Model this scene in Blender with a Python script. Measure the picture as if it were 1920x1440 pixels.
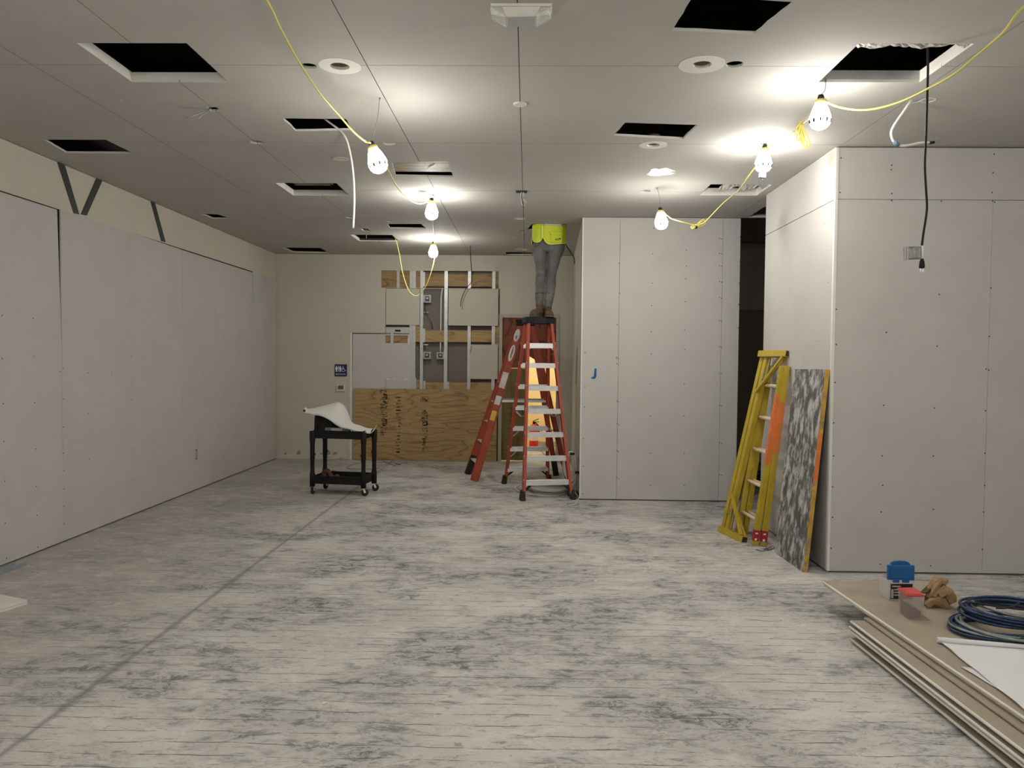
import bpy, bmesh, math, random
from mathutils import Vector, Matrix
from mathutils.geometry import delaunay_2d_cdt
random.seed(7)
for o in list(bpy.data.objects): bpy.data.objects.remove(o)
SC = bpy.context.scene
COL = SC.collection
V = Vector

# ------------------------------------------------------------------ camera, world, exposure
EYE = V((0, 0, 1.70))
F_PX, PITCH, YAW, ROLL = 1446.86, 0.03168, -0.01982, 0.00969
_cp, _sp, _cy, _sy = math.cos(PITCH), math.sin(PITCH), math.cos(YAW), math.sin(YAW)
FWD = V((_sy*_cp, _cy*_cp, -_sp)); _r0 = V((_cy, -_sy, 0)); _u0 = _r0.cross(FWD)
RIGHT = _r0*math.cos(ROLL) + _u0*math.sin(ROLL)
UP = -_r0*math.sin(ROLL) + _u0*math.cos(ROLL)
cam_d = bpy.data.cameras.new('camera'); cam = bpy.data.objects.new('camera', cam_d); COL.objects.link(cam)
cam_d.sensor_width = 36.0; cam_d.lens = F_PX*36/1920; cam_d.clip_start = 0.05; cam_d.clip_end = 100
M = Matrix((RIGHT, UP, -FWD)).transposed().to_4x4(); M.translation = EYE; cam.matrix_world = M
SC.camera = cam
W = bpy.data.worlds.new('world'); SC.world = W; W.use_nodes = True
W.node_tree.nodes['Background'].inputs[0].default_value = (0.002, 0.002, 0.002, 1)
W.node_tree.nodes['Background'].inputs[1].default_value = 1.0
SC.view_settings.view_transform = 'Standard'; SC.view_settings.look = 'None'
SC.view_settings.gamma = 1.0; SC.view_settings.use_curve_mapping = False
SC.view_settings.exposure = 2.0
LAMP_L = 62.0          # radiance of a work-lamp guard
LAMP_C = (1.0, 0.965, 0.89)
HALL_W = 60.0

def at(px, py, ax, v):
    """world point seen at photo pixel (px,py) on the plane coordinate[ax]=v (used to measure the place)"""
    d = FWD + RIGHT*((px-960)/F_PX) + UP*((720-py)/F_PX)
    return EYE + d*((v-EYE[ax])/d[ax])

# ------------------------------------------------------------------ materials
MATS = {}
def _nt(name):
    m = bpy.data.materials.new(name); m.use_nodes = True
    nt = m.node_tree; b = nt.nodes['Principled BSDF']
    return m, nt, b
def N(nt, kind, **kw):
    n = nt.nodes.new(kind)
    for k, v in kw.items():
        if k.startswith('i_'):
            key = k[2:]; key = int(key) if key.isdigit() else key.replace('_', ' ')
            n.inputs[key].default_value = v
        else: setattr(n, k, v)
    return n
def L(nt, a, ao, b, bi): nt.links.new(a.outputs[ao], b.inputs[bi])
def rgb(c): return (c[0], c[1], c[2], 1.0)
def coords(nt, scale=(1, 1, 1), world=True):
    if world:
        g = N(nt, 'ShaderNodeNewGeometry'); out = 'Position'
    else:
        g = N(nt, 'ShaderNodeTexCoord'); out = 'Object'
    mp = N(nt, 'ShaderNodeMapping'); mp.inputs['Scale'].default_value = scale
    L(nt, g, out, mp, 'Vector'); return mp
def mat(name, col, rough=0.6, metal=0.0, var=0.08, scale=6.0, stretch=(1, 1, 1), bump=0.0, bscale=60, spec=0.4, blotch=None, bl=(0.5, 0.6), bs=3.0, world=True):
    if name in MATS: return MATS[name]
    m, nt, b = _nt(name); MATS[name] = m
    b.inputs['Roughness'].default_value = rough; b.inputs['Metallic'].default_value = metal
    b.inputs['Specular IOR Level'].default_value = spec
    mp = coords(nt, stretch, world)
    nz = N(nt, 'ShaderNodeTexNoise', i_Scale=scale, i_Detail=5.0, i_Roughness=0.6); L(nt, mp, 0, nz, 'Vector')
    rp = N(nt, 'ShaderNodeValToRGB')
    rp.color_ramp.elements[0].position = 0.3; rp.color_ramp.elements[1].position = 0.7
    rp.color_ramp.elements[0].color = rgb([c*(1-var) for c in col]); rp.color_ramp.elements[1].color = rgb([min(1, c*(1+var)) for c in col])
    L(nt, nz, 0, rp, 0)
    last = rp
    if blotch:
        n2 = N(nt, 'ShaderNodeTexNoise', i_Scale=bs, i_Detail=6.0, i_Roughness=0.65); L(nt, mp, 0, n2, 'Vector')
        r2 = N(nt, 'ShaderNodeValToRGB'); r2.color_ramp.elements[0].position = bl[0]; r2.color_ramp.elements[1].position = bl[1]
        L(nt, n2, 0, r2, 0)
        mx = N(nt, 'ShaderNodeMixRGB'); L(nt, r2, 0, mx, 0); L(nt, rp, 0, mx, 1); mx.inputs[2].default_value = rgb(blotch); last = mx
    L(nt, last, 0, b, 'Base Color')
    if bump:
        n3 = N(nt, 'ShaderNodeTexNoise', i_Scale=bscale, i_Detail=3.0); L(nt, mp, 0, n3, 'Vector')
        bp = N(nt, 'ShaderNodeBump', i_Strength=bump, i_Distance=0.01); L(nt, n3, 0, bp, 'Height'); L(nt, bp, 0, b, 'Normal')
    return m
def emit(name, col, s):
    m, nt, b = _nt(name); MATS[name] = m
    b.inputs['Base Color'].default_value = rgb((0.9, 0.9, 0.85))
    b.inputs['Emission Color'].default_value = rgb(col); b.inputs['Emission Strength'].default_value = s
    return m
def clear(name, col, alpha, rough=0.25):
    m, nt, b = _nt(name); MATS[name] = m
    b.inputs['Base Color'].default_value = rgb(col); b.inputs['Alpha'].default_value = alpha
    b.inputs['Roughness'].default_value = rough
    return m
def plywood(name, light, dark, bands=9.0, stretch=(0.55, 1.0, 2.6), knots=True):
    m, nt, b = _nt(name); MATS[name] = m
    b.inputs['Roughness'].default_value = 0.65
    mp = coords(nt, stretch)
    nz = N(nt, 'ShaderNodeTexNoise', i_Scale=1.3, i_Detail=2.0, i_Roughness=0.45, i_Distortion=0.5); L(nt, mp, 0, nz, 'Vector')
    mu = N(nt, 'ShaderNodeMath', operation='MULTIPLY', i_1=bands); L(nt, nz, 0, mu, 0)
    pp = N(nt, 'ShaderNodeMath', operation='PINGPONG', i_1=0.5); L(nt, mu, 0, pp, 0)
    rp = N(nt, 'ShaderNodeValToRGB')
    e = rp.color_ramp.elements; e[0].position = 0.0; e[0].color = rgb(dark); e[1].position = 0.5; e[1].color = rgb(light)
    k = e.new(0.11); k.color = rgb([(a*0.8+c*0.2) for a, c in zip(light, dark)])
    L(nt, pp, 0, rp, 0)
    fn = N(nt, 'ShaderNodeTexNoise', i_Scale=14.0, i_Detail=5.0); mp2 = coords(nt, (0.35, 1, 5)); L(nt, mp2, 0, fn, 'Vector')
    r2 = N(nt, 'ShaderNodeValToRGB'); r2.color_ramp.elements[0].color = (0.72, 0.7, 0.66, 1); r2.color_ramp.elements[1].color = (1.15, 1.12, 1.05, 1)
    r2.color_ramp.elements[0].position = 0.3; r2.color_ramp.elements[1].position = 0.7
    L(nt, fn, 0, r2, 0)
    mx = N(nt, 'ShaderNodeMixRGB', blend_type='MULTIPLY', i_0=1.0); L(nt, rp, 0, mx, 1); L(nt, r2, 0, mx, 2)
    last = mx
    if knots:
        vo = N(nt, 'ShaderNodeTexVoronoi', i_Scale=1.9); mp3 = coords(nt, (0.8, 1, 1.5)); L(nt, mp3, 0, vo, 'Vector')
        r3 = N(nt, 'ShaderNodeValToRGB'); r3.color_ramp.elements[0].position = 0.03; r3.color_ramp.elements[0].color = (1, 1, 1, 1)
        r3.color_ramp.elements[1].position = 0.06; r3.color_ramp.elements[1].color = (0, 0, 0, 1); L(nt, vo, 0, r3, 0)
        m3 = N(nt, 'ShaderNodeMixRGB'); L(nt, r3, 0, m3, 0); L(nt, last, 0, m3, 1); m3.inputs[2].default_value = rgb([c*0.35 for c in dark]); last = m3
    L(nt, last, 0, b, 'Base Color')
    return m
def floor_mat():
    m, nt, b = _nt('floor_concrete'); MATS['floor_concrete'] = m
    b.inputs['Specular IOR Level'].default_value = 0.25; b.inputs['Roughness'].default_value = 0.7
    g = N(nt, 'ShaderNodeNewGeometry'); sx = N(nt, 'ShaderNodeSeparateXYZ'); L(nt, g, 'Position', sx, 0)
    mp = coords(nt, (1, 1, 1))
    wob = N(nt, 'ShaderNodeTexNoise', i_Scale=3.0, i_Detail=3.0); L(nt, mp, 0, wob, 'Vector')
    def streak(scale, sc, lo, hi, rough=0.7, det=7.0, dist=0.25):
        q = coords(nt, sc); n = N(nt, 'ShaderNodeTexNoise', i_Scale=scale, i_Detail=det, i_Roughness=rough, i_Distortion=dist); L(nt, q, 0, n, 'Vector')
        r = N(nt, 'ShaderNodeValToRGB'); r.color_ramp.elements[0].position = lo; r.color_ramp.elements[1].position = hi; L(nt, n, 0, r, 0); return r
    def mul(a, b2):
        q = N(nt, 'ShaderNodeMath', operation='MULTIPLY'); L(nt, a, 0, q, 0)
        if isinstance(b2, float): q.inputs[1].default_value = b2
        else: L(nt, b2, 0, q, 1)
        return q
    def mix(prev, fac, col):
        k = N(nt, 'ShaderNodeMixRGB'); L(nt, fac, 0, k, 0); L(nt, prev, 0, k, 1); k.inputs[2].default_value = rgb(col); return k
    base = streak(0.9, (1, 1, 1), 0.35, 0.68, 0.6, 4.0)
    base.color_ramp.elements[0].color = (0.50, 0.482, 0.452, 1); base.color_ramp.elements[1].color = (0.63, 0.61, 0.575, 1)
    # fewer scrapes close to the left wall (old film left on the slab there)
    mr = N(nt, 'ShaderNodeMapRange'); L(nt, sx, 0, mr, 0)
    for k, v in (('From Min', -4.1), ('From Max', -2.0), ('To Min', 0.3), ('To Max', 1.0)): mr.inputs[k].default_value = v
    film = N(nt, 'ShaderNodeMapRange'); film.interpolation_type = 'SMOOTHSTEP'; L(nt, sx, 0, film, 0)
    for k, v in (('From Min', -1.6), ('From Max', -3.4), ('To Min', 0.0), ('To Max', 0.6)): film.inputs[k].default_value = v
    cur = mix(base, film, (0.36, 0.335, 0.305))
    cur = mix(cur, mul(streak(6.0, (0.9, 1.2, 1), 0.5, 0.62, 0.8, 8.0), 0.55), (0.70, 0.68, 0.64))      # pale dust
    zone = streak(1.3, (0.8, 1.2, 1), 0.44, 0.60)                                                       # where the film is scraped off
    cur = mix(cur, mul(mul(zone, mr), 0.45), (0.29, 0.29, 0.29))
    sc1 = streak(9.0, (0.75, 1.35, 1), 0.49, 0.555, 0.85, 10.0, 0.6)
    cur = mix(cur, mul(mul(mul(sc1, zone), mr), 0.95), (0.115, 0.118, 0.125))
    sc2 = streak(13.0, (0.5, 1.6, 1), 0.56, 0.63, 0.8, 7.0, 0.5)
    cur = mix(cur, mul(mul(sc2, mr), 0.75), (0.19, 0.19, 0.19))
    sc3 = streak(22.0, (0.6, 1.3, 1), 0.58, 0.64, 0.75, 5.0, 1.5)
    cur = mix(cur, mul(mul(sc3, mr), 0.5), (0.23, 0.23, 0.23))
    # broken trowel lines
    wv = N(nt, 'ShaderNodeVectorMath', operation='SCALE'); L(nt, wob, 1, wv, 0); wv.inputs['Scale'].default_value = 0.06
    mpb = coords(nt, (1, 1, 1)); mpb.inputs['Location'].default_value = (11.3, 0, 0)
    ad = N(nt, 'ShaderNodeVectorMath', operation='ADD'); L(nt, mpb, 0, ad, 0); L(nt, wv, 0, ad, 1)
    br = N(nt, 'ShaderNodeTexBrick'); L(nt, ad, 0, br, 'Vector')
    for k, v in (('Scale', 1.0), ('Brick Width', 60.0), ('Row Height', 0.108), ('Mortar Size', 0.0042), ('Mortar Smooth', 0.25)): br.inputs[k].default_value = v
    lm = streak(4.0, (0.8, 6.0, 1), 0.47, 0.53, 0.75)
    q = N(nt, 'ShaderNodeMath', operation='MULTIPLY'); L(nt, br, 'Fac', q, 0); L(nt, lm, 0, q, 1)
    ln = mul(mul(q, mr), 0.85); cur = mix(cur, ln, (0.105, 0.105, 0.11))
    # control joint, a soft dark band running away from the camera
    jx = N(nt, 'ShaderNodeMath', operation='ADD', i_1=2.22); L(nt, sx, 0, jx, 0)
    ja = N(nt, 'ShaderNodeMath', operation='ABSOLUTE'); L(nt, jx, 0, ja, 0)
    jn = N(nt, 'ShaderNodeMath', operation='MULTIPLY_ADD', i_1=0.085, i_2=-0.012); L(nt, wob, 0, jn, 0)
    jr = N(nt, 'ShaderNodeMath', operation='DIVIDE'); L(nt, ja, 0, jr, 0); L(nt, jn, 0, jr, 1)
    jp = N(nt, 'ShaderNodeValToRGB'); jp.color_ramp.elements[0].position = 0.1; jp.color_ramp.elements[0].color = (0.62, 0.62, 0.62, 1)
    jp.color_ramp.elements[1].position = 1.0; jp.color_ramp.elements[1].color = (0, 0, 0, 1); L(nt, jr, 0, jp, 0)
    cur = mix(cur, jp, (0.16, 0.155, 0.15))
    L(nt, cur, 0, b, 'Base Color')
    bp = N(nt, 'ShaderNodeBump', i_Strength=0.2, i_Distance=0.003); L(nt, ln, 0, bp, 'Height'); bp.invert = True; L(nt, bp, 0, b, 'Normal')
    return m

mat('gypsum', (0.52, 0.505, 0.485), 0.85, var=0.035, scale=3, bump=0.05, bscale=300, spec=0.2)
mat('gypsum_dark_room', (0.52, 0.48, 0.40), 0.9, var=0.05)
mat('gypsum_edge', (0.72, 0.69, 0.63), 0.85, var=0.05)
mat('gypsum_brown', (0.36, 0.30, 0.235), 0.9, var=0.06, scale=5, blotch=(0.43, 0.37, 0.3), bl=(0.5, 0.75), bs=2)
mat('ceiling_paint', (0.475, 0.46, 0.43), 0.85, var=0.045, scale=1.2, spec=0.2, blotch=(0.44, 0.425, 0.395), bl=(0.56, 0.75), bs=1.6)
mat('wall_paint', (0.57, 0.54, 0.455), 0.75, var=0.03, scale=1.2, spec=0.25)
mat('beige_paint', (0.53, 0.505, 0.425), 0.75, var=0.04, scale=1.1, spec=0.25, blotch=(0.46, 0.44, 0.37), bl=(0.6, 0.75), bs=1.1)
mat('cavity', (0.20, 0.175, 0.15), 0.95, var=0.06)
mat('dark_void', (0.03, 0.028, 0.026), 0.95, var=0.2)
mat('box_steel', (0.30, 0.31, 0.31), 0.45, 0.5, var=0.15, scale=20)
mat('slot_shade', (0.002, 0.002, 0.002), 0.9, spec=0.0)
mat('galvanized', (0.50, 0.505, 0.50), 0.45, 0.5, var=0.1, scale=14, spec=0.5)
mat('galv_blue', (0.30, 0.335, 0.345), 0.5, 0.2, var=0.1, scale=14)
mat('steel_dark', (0.035, 0.04, 0.038), 0.5, 0.2, var=0.15)
mat('white_trim', (0.72, 0.70, 0.65), 0.5, var=0.05)
mat('screw', (0.055, 0.05, 0.048), 0.6, var=0.1)
mat('brown_card', (0.30, 0.24, 0.18), 0.9, var=0.1)
mat('rim_white', (0.70, 0.68, 0.63), 0.8, var=0.06)
mat('foil', (0.62, 0.61, 0.57), 0.35, 0.35, var=0.2, scale=20)
mat('black_plastic', (0.009, 0.009, 0.010), 0.6, var=0.2, spec=0.25)
mat('rubber', (0.02, 0.02, 0.02), 0.8, var=0.2)
mat('ladder_red', (0.37, 0.062, 0.030), 0.5, var=0.12, scale=9, blotch=(0.28, 0.055, 0.03), bl=(0.6, 0.75), bs=5)
mat('aluminium', (0.80, 0.80, 0.80), 0.35, 0.55, var=0.08, scale=12)
mat('sticker_white', (0.72, 0.71, 0.68), 0.6, var=0.05)
mat('sticker_yellow', (0.75, 0.55, 0.06), 0.6, var=0.05)
mat('sticker_red', (0.35, 0.02, 0.03), 0.6, var=0.05)
mat('cord_yellow', (0.66, 0.58, 0.13), 0.5, var=0.06)
mat('cord_white', (0.75, 0.74, 0.70), 0.5, var=0.05)
mat('coil_grey', (0.55, 0.53, 0.50), 0.45, var=0.12)
mat('cord_grey', (0.40, 0.38, 0.35), 0.55, var=0.1)
mat('wire_black', (0.03, 0.03, 0.03), 0.5, var=0.1)
mat('wire_steel', (0.35, 0.34, 0.31), 0.4, 0.5, var=0.1)
mat('blue_plastic', (0.02, 0.13, 0.36), 0.4, var=0.1)
mat('blue_tape', (0.02, 0.10, 0.33), 0.6, var=0.1)
mat('blue_grey', (0.16, 0.25, 0.42), 0.5, var=0.1)
mat('vest', (0.56, 0.64, 0.035), 0.65, var=0.10, scale=6, bump=0.25, bscale=10)
mat('vest_trim', (0.78, 0.82, 0.22), 0.6, var=0.06)
mat('trousers', (0.125, 0.118, 0.117), 0.9, var=0.18, scale=9, blotch=(0.18, 0.172, 0.168), bl=(0.52, 0.68), bs=4)
mat('shirt', (0.15, 0.16, 0.2), 0.9, var=0.1)
mat('skin', (0.45, 0.28, 0.2), 0.6, var=0.05)
mat('hair', (0.05, 0.03, 0.02), 0.7, var=0.2)
mat('boot', (0.115, 0.072, 0.040), 0.8, var=0.3, scale=20)
mat('boot_sole', (0.11, 0.09, 0.07), 0.9, var=0.15)
mat('scaffold_yellow', (0.44, 0.315, 0.026), 0.5, var=0.14, scale=8, blotch=(0.30, 0.18, 0.02), bl=(0.64, 0.74), bs=7)
mat('scaffold_rung', (0.64, 0.50, 0.36), 0.55, var=0.15, scale=20)
mat('orange_paint', (0.68, 0.19, 0.045), 0.6, var=0.15, scale=10, blotch=(0.56, 0.36, 0.05), bl=(0.6, 0.75), bs=9)
mat('plank_face', (0.10, 0.10, 0.10), 0.75, var=0.3, scale=12, stretch=(1, 1, 0.5), blotch=(0.50, 0.48, 0.45), bl=(0.46, 0.60), bs=15, world=False)
mat('plank_edge', (0.50, 0.30, 0.05), 0.7, var=0.3, scale=9, blotch=(0.25, 0.2, 0.12), bl=(0.5, 0.6), bs=8)
mat('paper', (0.72, 0.72, 0.73), 0.85, var=0.02, scale=3)
mat('plan_print', (0.66, 0.65, 0.62), 0.85, var=0.03, scale=3, blotch=(0.50, 0.49, 0.47), bl=(0.60, 0.66), bs=14, world=False)
mat('kraft', (0.36, 0.235, 0.13), 0.85, var=0.12, scale=8, bump=0.3, bscale=14)
mat('red_plastic', (0.56, 0.085, 0.075), 0.4, var=0.08)
mat('label_black', (0.02, 0.018, 0.018), 0.6, var=0.1)
mat('label_grey', (0.45, 0.45, 0.44), 0.6, var=0.1)
mat('sign_blue', (0.012, 0.018, 0.085), 0.5, var=0.05)
mat('sign_white', (0.75, 0.75, 0.78), 0.5, var=0.03)
mat('thermo', (0.60, 0.58, 0.53), 0.5, var=0.03)
mat('thermo_screen', (0.10, 0.11, 0.08), 0.3, var=0.05)
mat('fixture_white', (0.66, 0.65, 0.60), 0.45, var=0.03)
mat('extinguisher', (0.62, 0.03, 0.015), 0.35, var=0.05)
mat('hall_paint', (0.88, 0.71, 0.38), 0.8, var=0.04, scale=2)
mat('mc_blue', (0.028, 0.052, 0.115), 0.35, 0.35, var=0.25, scale=30)
mat('mc_grey', (0.27, 0.29, 0.29), 0.35, 0.6, var=0.2, scale=30)
mat('tag_silver', (0.24, 0.24, 0.235), 0.4, 0.3, var=0.3, scale=30)
mat('tape_pink', (0.55, 0.36, 0.31), 0.8, var=0.2, scale=10)
mat('leather', (0.10, 0.045, 0.025), 0.7, var=0.3, scale=15)
mat('door_red', (0.20, 0.045, 0.012), 0.5, var=0.3, scale=3, stretch=(1, 1, 0.5))
mat('black_cloth', (0.012, 0.012, 0.014), 0.85, var=0.2)
mat('dark_tray_item', (0.16, 0.165, 0.16), 0.5, var=0.2)
mat('stamp_ink', (0.09, 0.075, 0.04), 0.8, var=0.2)
mat('stamp_faint', (0.20, 0.15, 0.075), 0.8, var=0.3, scale=40)
emit('lamp_glow', LAMP_C, LAMP_L); emit('lamp_glow_soft', LAMP_C, LAMP_L*0.18)
clear('clear_lens', (0.92, 0.92, 0.9), 0.28, 0.08)
clear('frosted', (0.78, 0.77, 0.75), 0.33, 0.3)
clear('frosted_red', (0.68, 0.56, 0.54), 0.24, 0.3)
plywood('plywood', (0.43, 0.295, 0.135), (0.255, 0.155, 0.06))
plywood('ply_strip', (0.36, 0.235, 0.11), (0.18, 0.105, 0.04), bands=7, knots=True)
plywood('ply_olive', (0.20, 0.15, 0.055), (0.11, 0.075, 0.025), bands=5, stretch=(2.6, 1, 0.5), knots=False)
plywood('ply_red', (0.21, 0.058, 0.018), (0.07, 0.014, 0.006), bands=8, stretch=(2.2, 1, 1.2), knots=False)
plywood('ply_grey', (0.38, 0.32, 0.23), (0.24, 0.19, 0.13), bands=6, stretch=(0.6, 2.5, 1), knots=False)
floor_mat()

# ------------------------------------------------------------------ mesh helpers
def mk(name, bm, m, parent=None, smooth=False, recalc=True):
    """link a bmesh given in WORLD coordinates as one object; origin at its base centre"""
    if recalc: bmesh.ops.recalc_face_normals(bm, faces=bm.faces[:])
    xs = [v.co for v in bm.verts]
    if xs:
        lo = V((min(c.x for c in xs), min(c.y for c in xs), min(c.z for c in xs))); hi = V((max(c.x for c in xs), max(c.y for c in xs), max(c.z for c in xs)))
        org = V(((lo.x+hi.x)/2, (lo.y+hi.y)/2, lo.z))
    else: org = V((0, 0, 0))
    for v in bm.verts: v.co -= org
    me = bpy.data.meshes.new(name); bm.to_mesh(me); bm.free()
    for mm in (m if isinstance(m, (list, tuple)) else [m]): me.materials.append(MATS[mm])
    if smooth: me.polygons.foreach_set('use_smooth', [True]*len(me.polygons))
    o = bpy.data.objects.new(name, me); COL.objects.link(o)
    if parent is not None:
        o.parent = parent; o.location = org - wloc(parent)
    else: o.location = org
    return o
def wloc(o):
    p = V(o.location)
    while o.parent: o = o.parent; p += V(o.location)
    return p
def thing(name, label, cat, loc, group=None):
    o = bpy.data.objects.new(name, None); COL.objects.link(o); o.empty_display_size = 0.1
    o.location = loc; return tag(o, label, cat, group)
def tag(o, label, cat, group=None):
    o['label'] = label; o['category'] = cat
    if group: o['group'] = group
    return o
def struct(o): o['kind'] = 'structure'; return o
def BM(): return bmesh.new()
def quad_box(bm, P):
    """8 corners: bottom 4 ccw, top 4 ccw"""
    vs = [bm.verts.new(p) for p in P]
    for f in ((0, 3, 2, 1), (4, 5, 6, 7), (0, 1, 5, 4), (1, 2, 6, 5), (2, 3, 7, 6), (3, 0, 4, 7)): bm.faces.new([vs[i] for i in f])
    return vs
def box(bm, lo, hi, bev=0.0, mtx=None):
    t = BM() if bev else bm
    P = [(lo[0], lo[1], lo[2]), (hi[0], lo[1], lo[2]), (hi[0], hi[1], lo[2]), (lo[0], hi[1], lo[2]),
         (lo[0], lo[1], hi[2]), (hi[0], lo[1], hi[2]), (hi[0], hi[1], hi[2]), (lo[0], hi[1], hi[2])]
    P = [V(p) for p in P]
    if bev:
        quad_box(t, P); bmesh.ops.bevel(t, geom=t.edges[:], offset=bev, segments=2, affect='EDGES', profile=0.6)
        merge(bm, t, mtx)
    else: quad_box(bm, [mtx @ p for p in P] if mtx else P)
def merge(bm, t, mtx=None):
    mp = {}
    for v in t.verts: mp[v] = bm.verts.new(mtx @ v.co if mtx else v.co)
    for f in t.faces:
        try: nf = bm.faces.new([mp[v] for v in f.verts]); nf.material_index = f.material_index; nf.smooth = f.smooth
        except ValueError: pass
    t.free()
def beam(bm, a, b, w, h, side=None, bev=0.0):
    """box from a to b, w across 'side', h across the third axis"""
    a, b = V(a), V(b); d = b-a; ln = d.length; z = d/ln
    s = V(side) if side is not None else (V((1, 0, 0)) if abs(z.x) < 0.9 else V((0, 1, 0)))
    x = (s - z*s.dot(z)).normalized(); y = z.cross(x)
    m = Matrix((x, y, z)).transposed().to_4x4(); m.translation = a
    box(bm, (-w/2, -h/2, 0), (w/2, h/2, ln), bev, m)
def channel(bm, a, b, w, h, t, side=None, open_sign=1):
    """C channel: web of width w (across side), flanges h deep"""
    a, b = V(a), V(b); d = b-a; ln = d.length; z = d/ln
    s = V(side) if side is not None else V((1, 0, 0)); x = (s - z*s.dot(z)).normalized(); y = z.cross(x)*open_sign
    m = Matrix((x, y, z)).transposed().to_4x4(); m.translation = a
    box(bm, (-w/2, 0, 0), (w/2, t, ln), 0, m); box(bm, (-w/2, t, 0), (-w/2+t, h, ln), 0, m); box(bm, (w/2-t, t, 0), (w/2, h, ln), 0, m)
def spline(pts, n=8):
    """Catmull-Rom through points"""
    P = [V(p) for p in pts]
    if len(P) < 3: return P
    out = []
    for i in range(len(P)-1):
        p0 = P[i-1] if i else P[0]*2-P[1]; p1, p2 = P[i], P[i+1]; p3 = P[i+2] if i+2 < len(P) else P[-1]*2-P[-2]
        for k in range(n):
            t = k/n
            out.append(0.5*((2*p1) + (p2-p0)*t + (2*p0-5*p1+4*p2-p3)*t*t + (3*p1-p0-3*p2+p3)*t*t*t))
    out.append(P[-1]); return out
def tube(bm, pts, r, n=8, closed=False, cap=True):
    P = [V(p) for p in pts]; k = len(P)
    R = r if isinstance(r, (list, tuple)) else [r]*k
    rings = []; up = None
    for i in range(k):
        if closed: t = P[(i+1) % k]-P[i-1]
        else: t = (P[i+1] if i+1 < k else P[i]) - (P[i-1] if i else P[i])
        if t.length < 1e-9: t = V((0, 0, 1))
        t.normalize()
        if up is None: up = V((0, 0, 1)) if abs(t.z) < 0.9 else V((1, 0, 0))
        up = up - t*up.dot(t)
        if up.length < 1e-6: up = t.orthogonal()
        up.normalize(); s = t.cross(up)
        rings.append([bm.verts.new(P[i] + (up*math.cos(2*math.pi*j/n) + s*math.sin(2*math.pi*j/n))*R[i]) for j in range(n)])
    for i in range(k if closed else k-1):
        A, B = rings[i], rings[(i+1) % k]
        for j in range(n): bm.faces.new((A[j], A[(j+1) % n], B[(j+1) % n], B[j]))
    if cap and not closed: bm.faces.new(rings[0][::-1]); bm.faces.new(rings[-1])
def lathe(bm, prof, n=20, mtx=None, mi=0):
    """profile [(r,z)...] revolved about z"""
    rings = []
    for r, z in prof:
        if r < 1e-6: rings.append([bm.verts.new((mtx @ V((0, 0, z))) if mtx else V((0, 0, z)))])
        else:
            ring = []
            for j in range(n):
                p = V((r*math.cos(2*math.pi*j/n), r*math.sin(2*math.pi*j/n), z)); ring.append(bm.verts.new(mtx @ p if mtx else p))
            rings.append(ring)
    for a, b in zip(rings, rings[1:]):
        for j in range(n):
            if len(a) == 1 and len(b) == 1: continue
            if len(a) == 1: f = bm.faces.new((a[0], b[j], b[(j+1) % n]))
            elif len(b) == 1: f = bm.faces.new((a[j], a[(j+1) % n], b[0]))
            else: f = bm.faces.new((a[j], a[(j+1) % n], b[(j+1) % n], b[j]))
            f.material_index = mi
def prism(bm, poly, fn, t):
    """extrude a simple 2D polygon by thickness t through fn(u,v,w)"""
    a = [bm.verts.new(fn(u, v, 0)) for u, v in poly]; b = [bm.verts.new(fn(u, v, t)) for u, v in poly]
    n = len(poly); bm.faces.new(a[::-1]); bm.faces.new(b)
    for i in range(n): bm.faces.new((a[i], a[(i+1) % n], b[(i+1) % n], b[i]))
def grid(bm, rows, close=False):
    """surface through rows of points"""
    Q = [[bm.verts.new(p) for p in r] for r in rows]
    for a, b in zip(Q, Q[1:]):
        for j in range(len(a)-1): bm.faces.new((a[j], a[j+1], b[j+1], b[j]))
        if close: bm.faces.new((a[-1], a[0], b[0], b[-1]))
    return Q
def solid(o, t, off=0.0):
    md = o.modifiers.new('thick', 'SOLIDIFY'); md.thickness = t; md.offset = off; return o
def inside(p, poly):
    x, y = p; c = False; n = len(poly)
    for i in range(n):
        x1, y1 = poly[i]; x2, y2 = poly[i-1]
        if (y1 > y) != (y2 > y) and x < (x2-x1)*(y-y1)/(y2-y1)+x1: c = not c
    return c
def circ(cx, cy, r, n=20): return [(cx+r*math.cos(2*math.pi*i/n), cy+r*math.sin(2*math.pi*i/n)) for i in range(n)]
def rect(x0, y0, x1, y1): return [(x0, y0), (x1, y0), (x1, y1), (x0, y1)]
def carve(panels, holes):
    """2D: panels minus holes -> per panel (verts2d, tris)"""
    vs, es = [], []
    for poly in list(panels)+list(holes):
        b0 = len(vs); n = len(poly)
        for p in poly: vs.append(V((p[0], p[1])))
        for i in range(n): es.append((b0+i, b0+(i+1) % n))
    r = delaunay_2d_cdt(vs, es, [], 0, 1e-5); v2, fs = r[0], r[2]
    out = [[] for _ in panels]
    for f in fs:
        c = (sum(v2[i].x for i in f)/len(f), sum(v2[i].y for i in f)/len(f))
        if any(inside(c, h) for h in holes): continue
        for k, p in enumerate(panels):
            if inside(c, p): out[k].append(tuple(f)); break
    return v2, out
def on_edge(p, poly):
    for i in range(len(poly)):
        a, b = V(poly[i-1]), V(poly[i]); d = b-a; k = max(0, min(1, (p-a).dot(d)/max(d.length_squared, 1e-12)))
        if (a+d*k-p).length < 2e-4: return True
    return False
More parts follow.
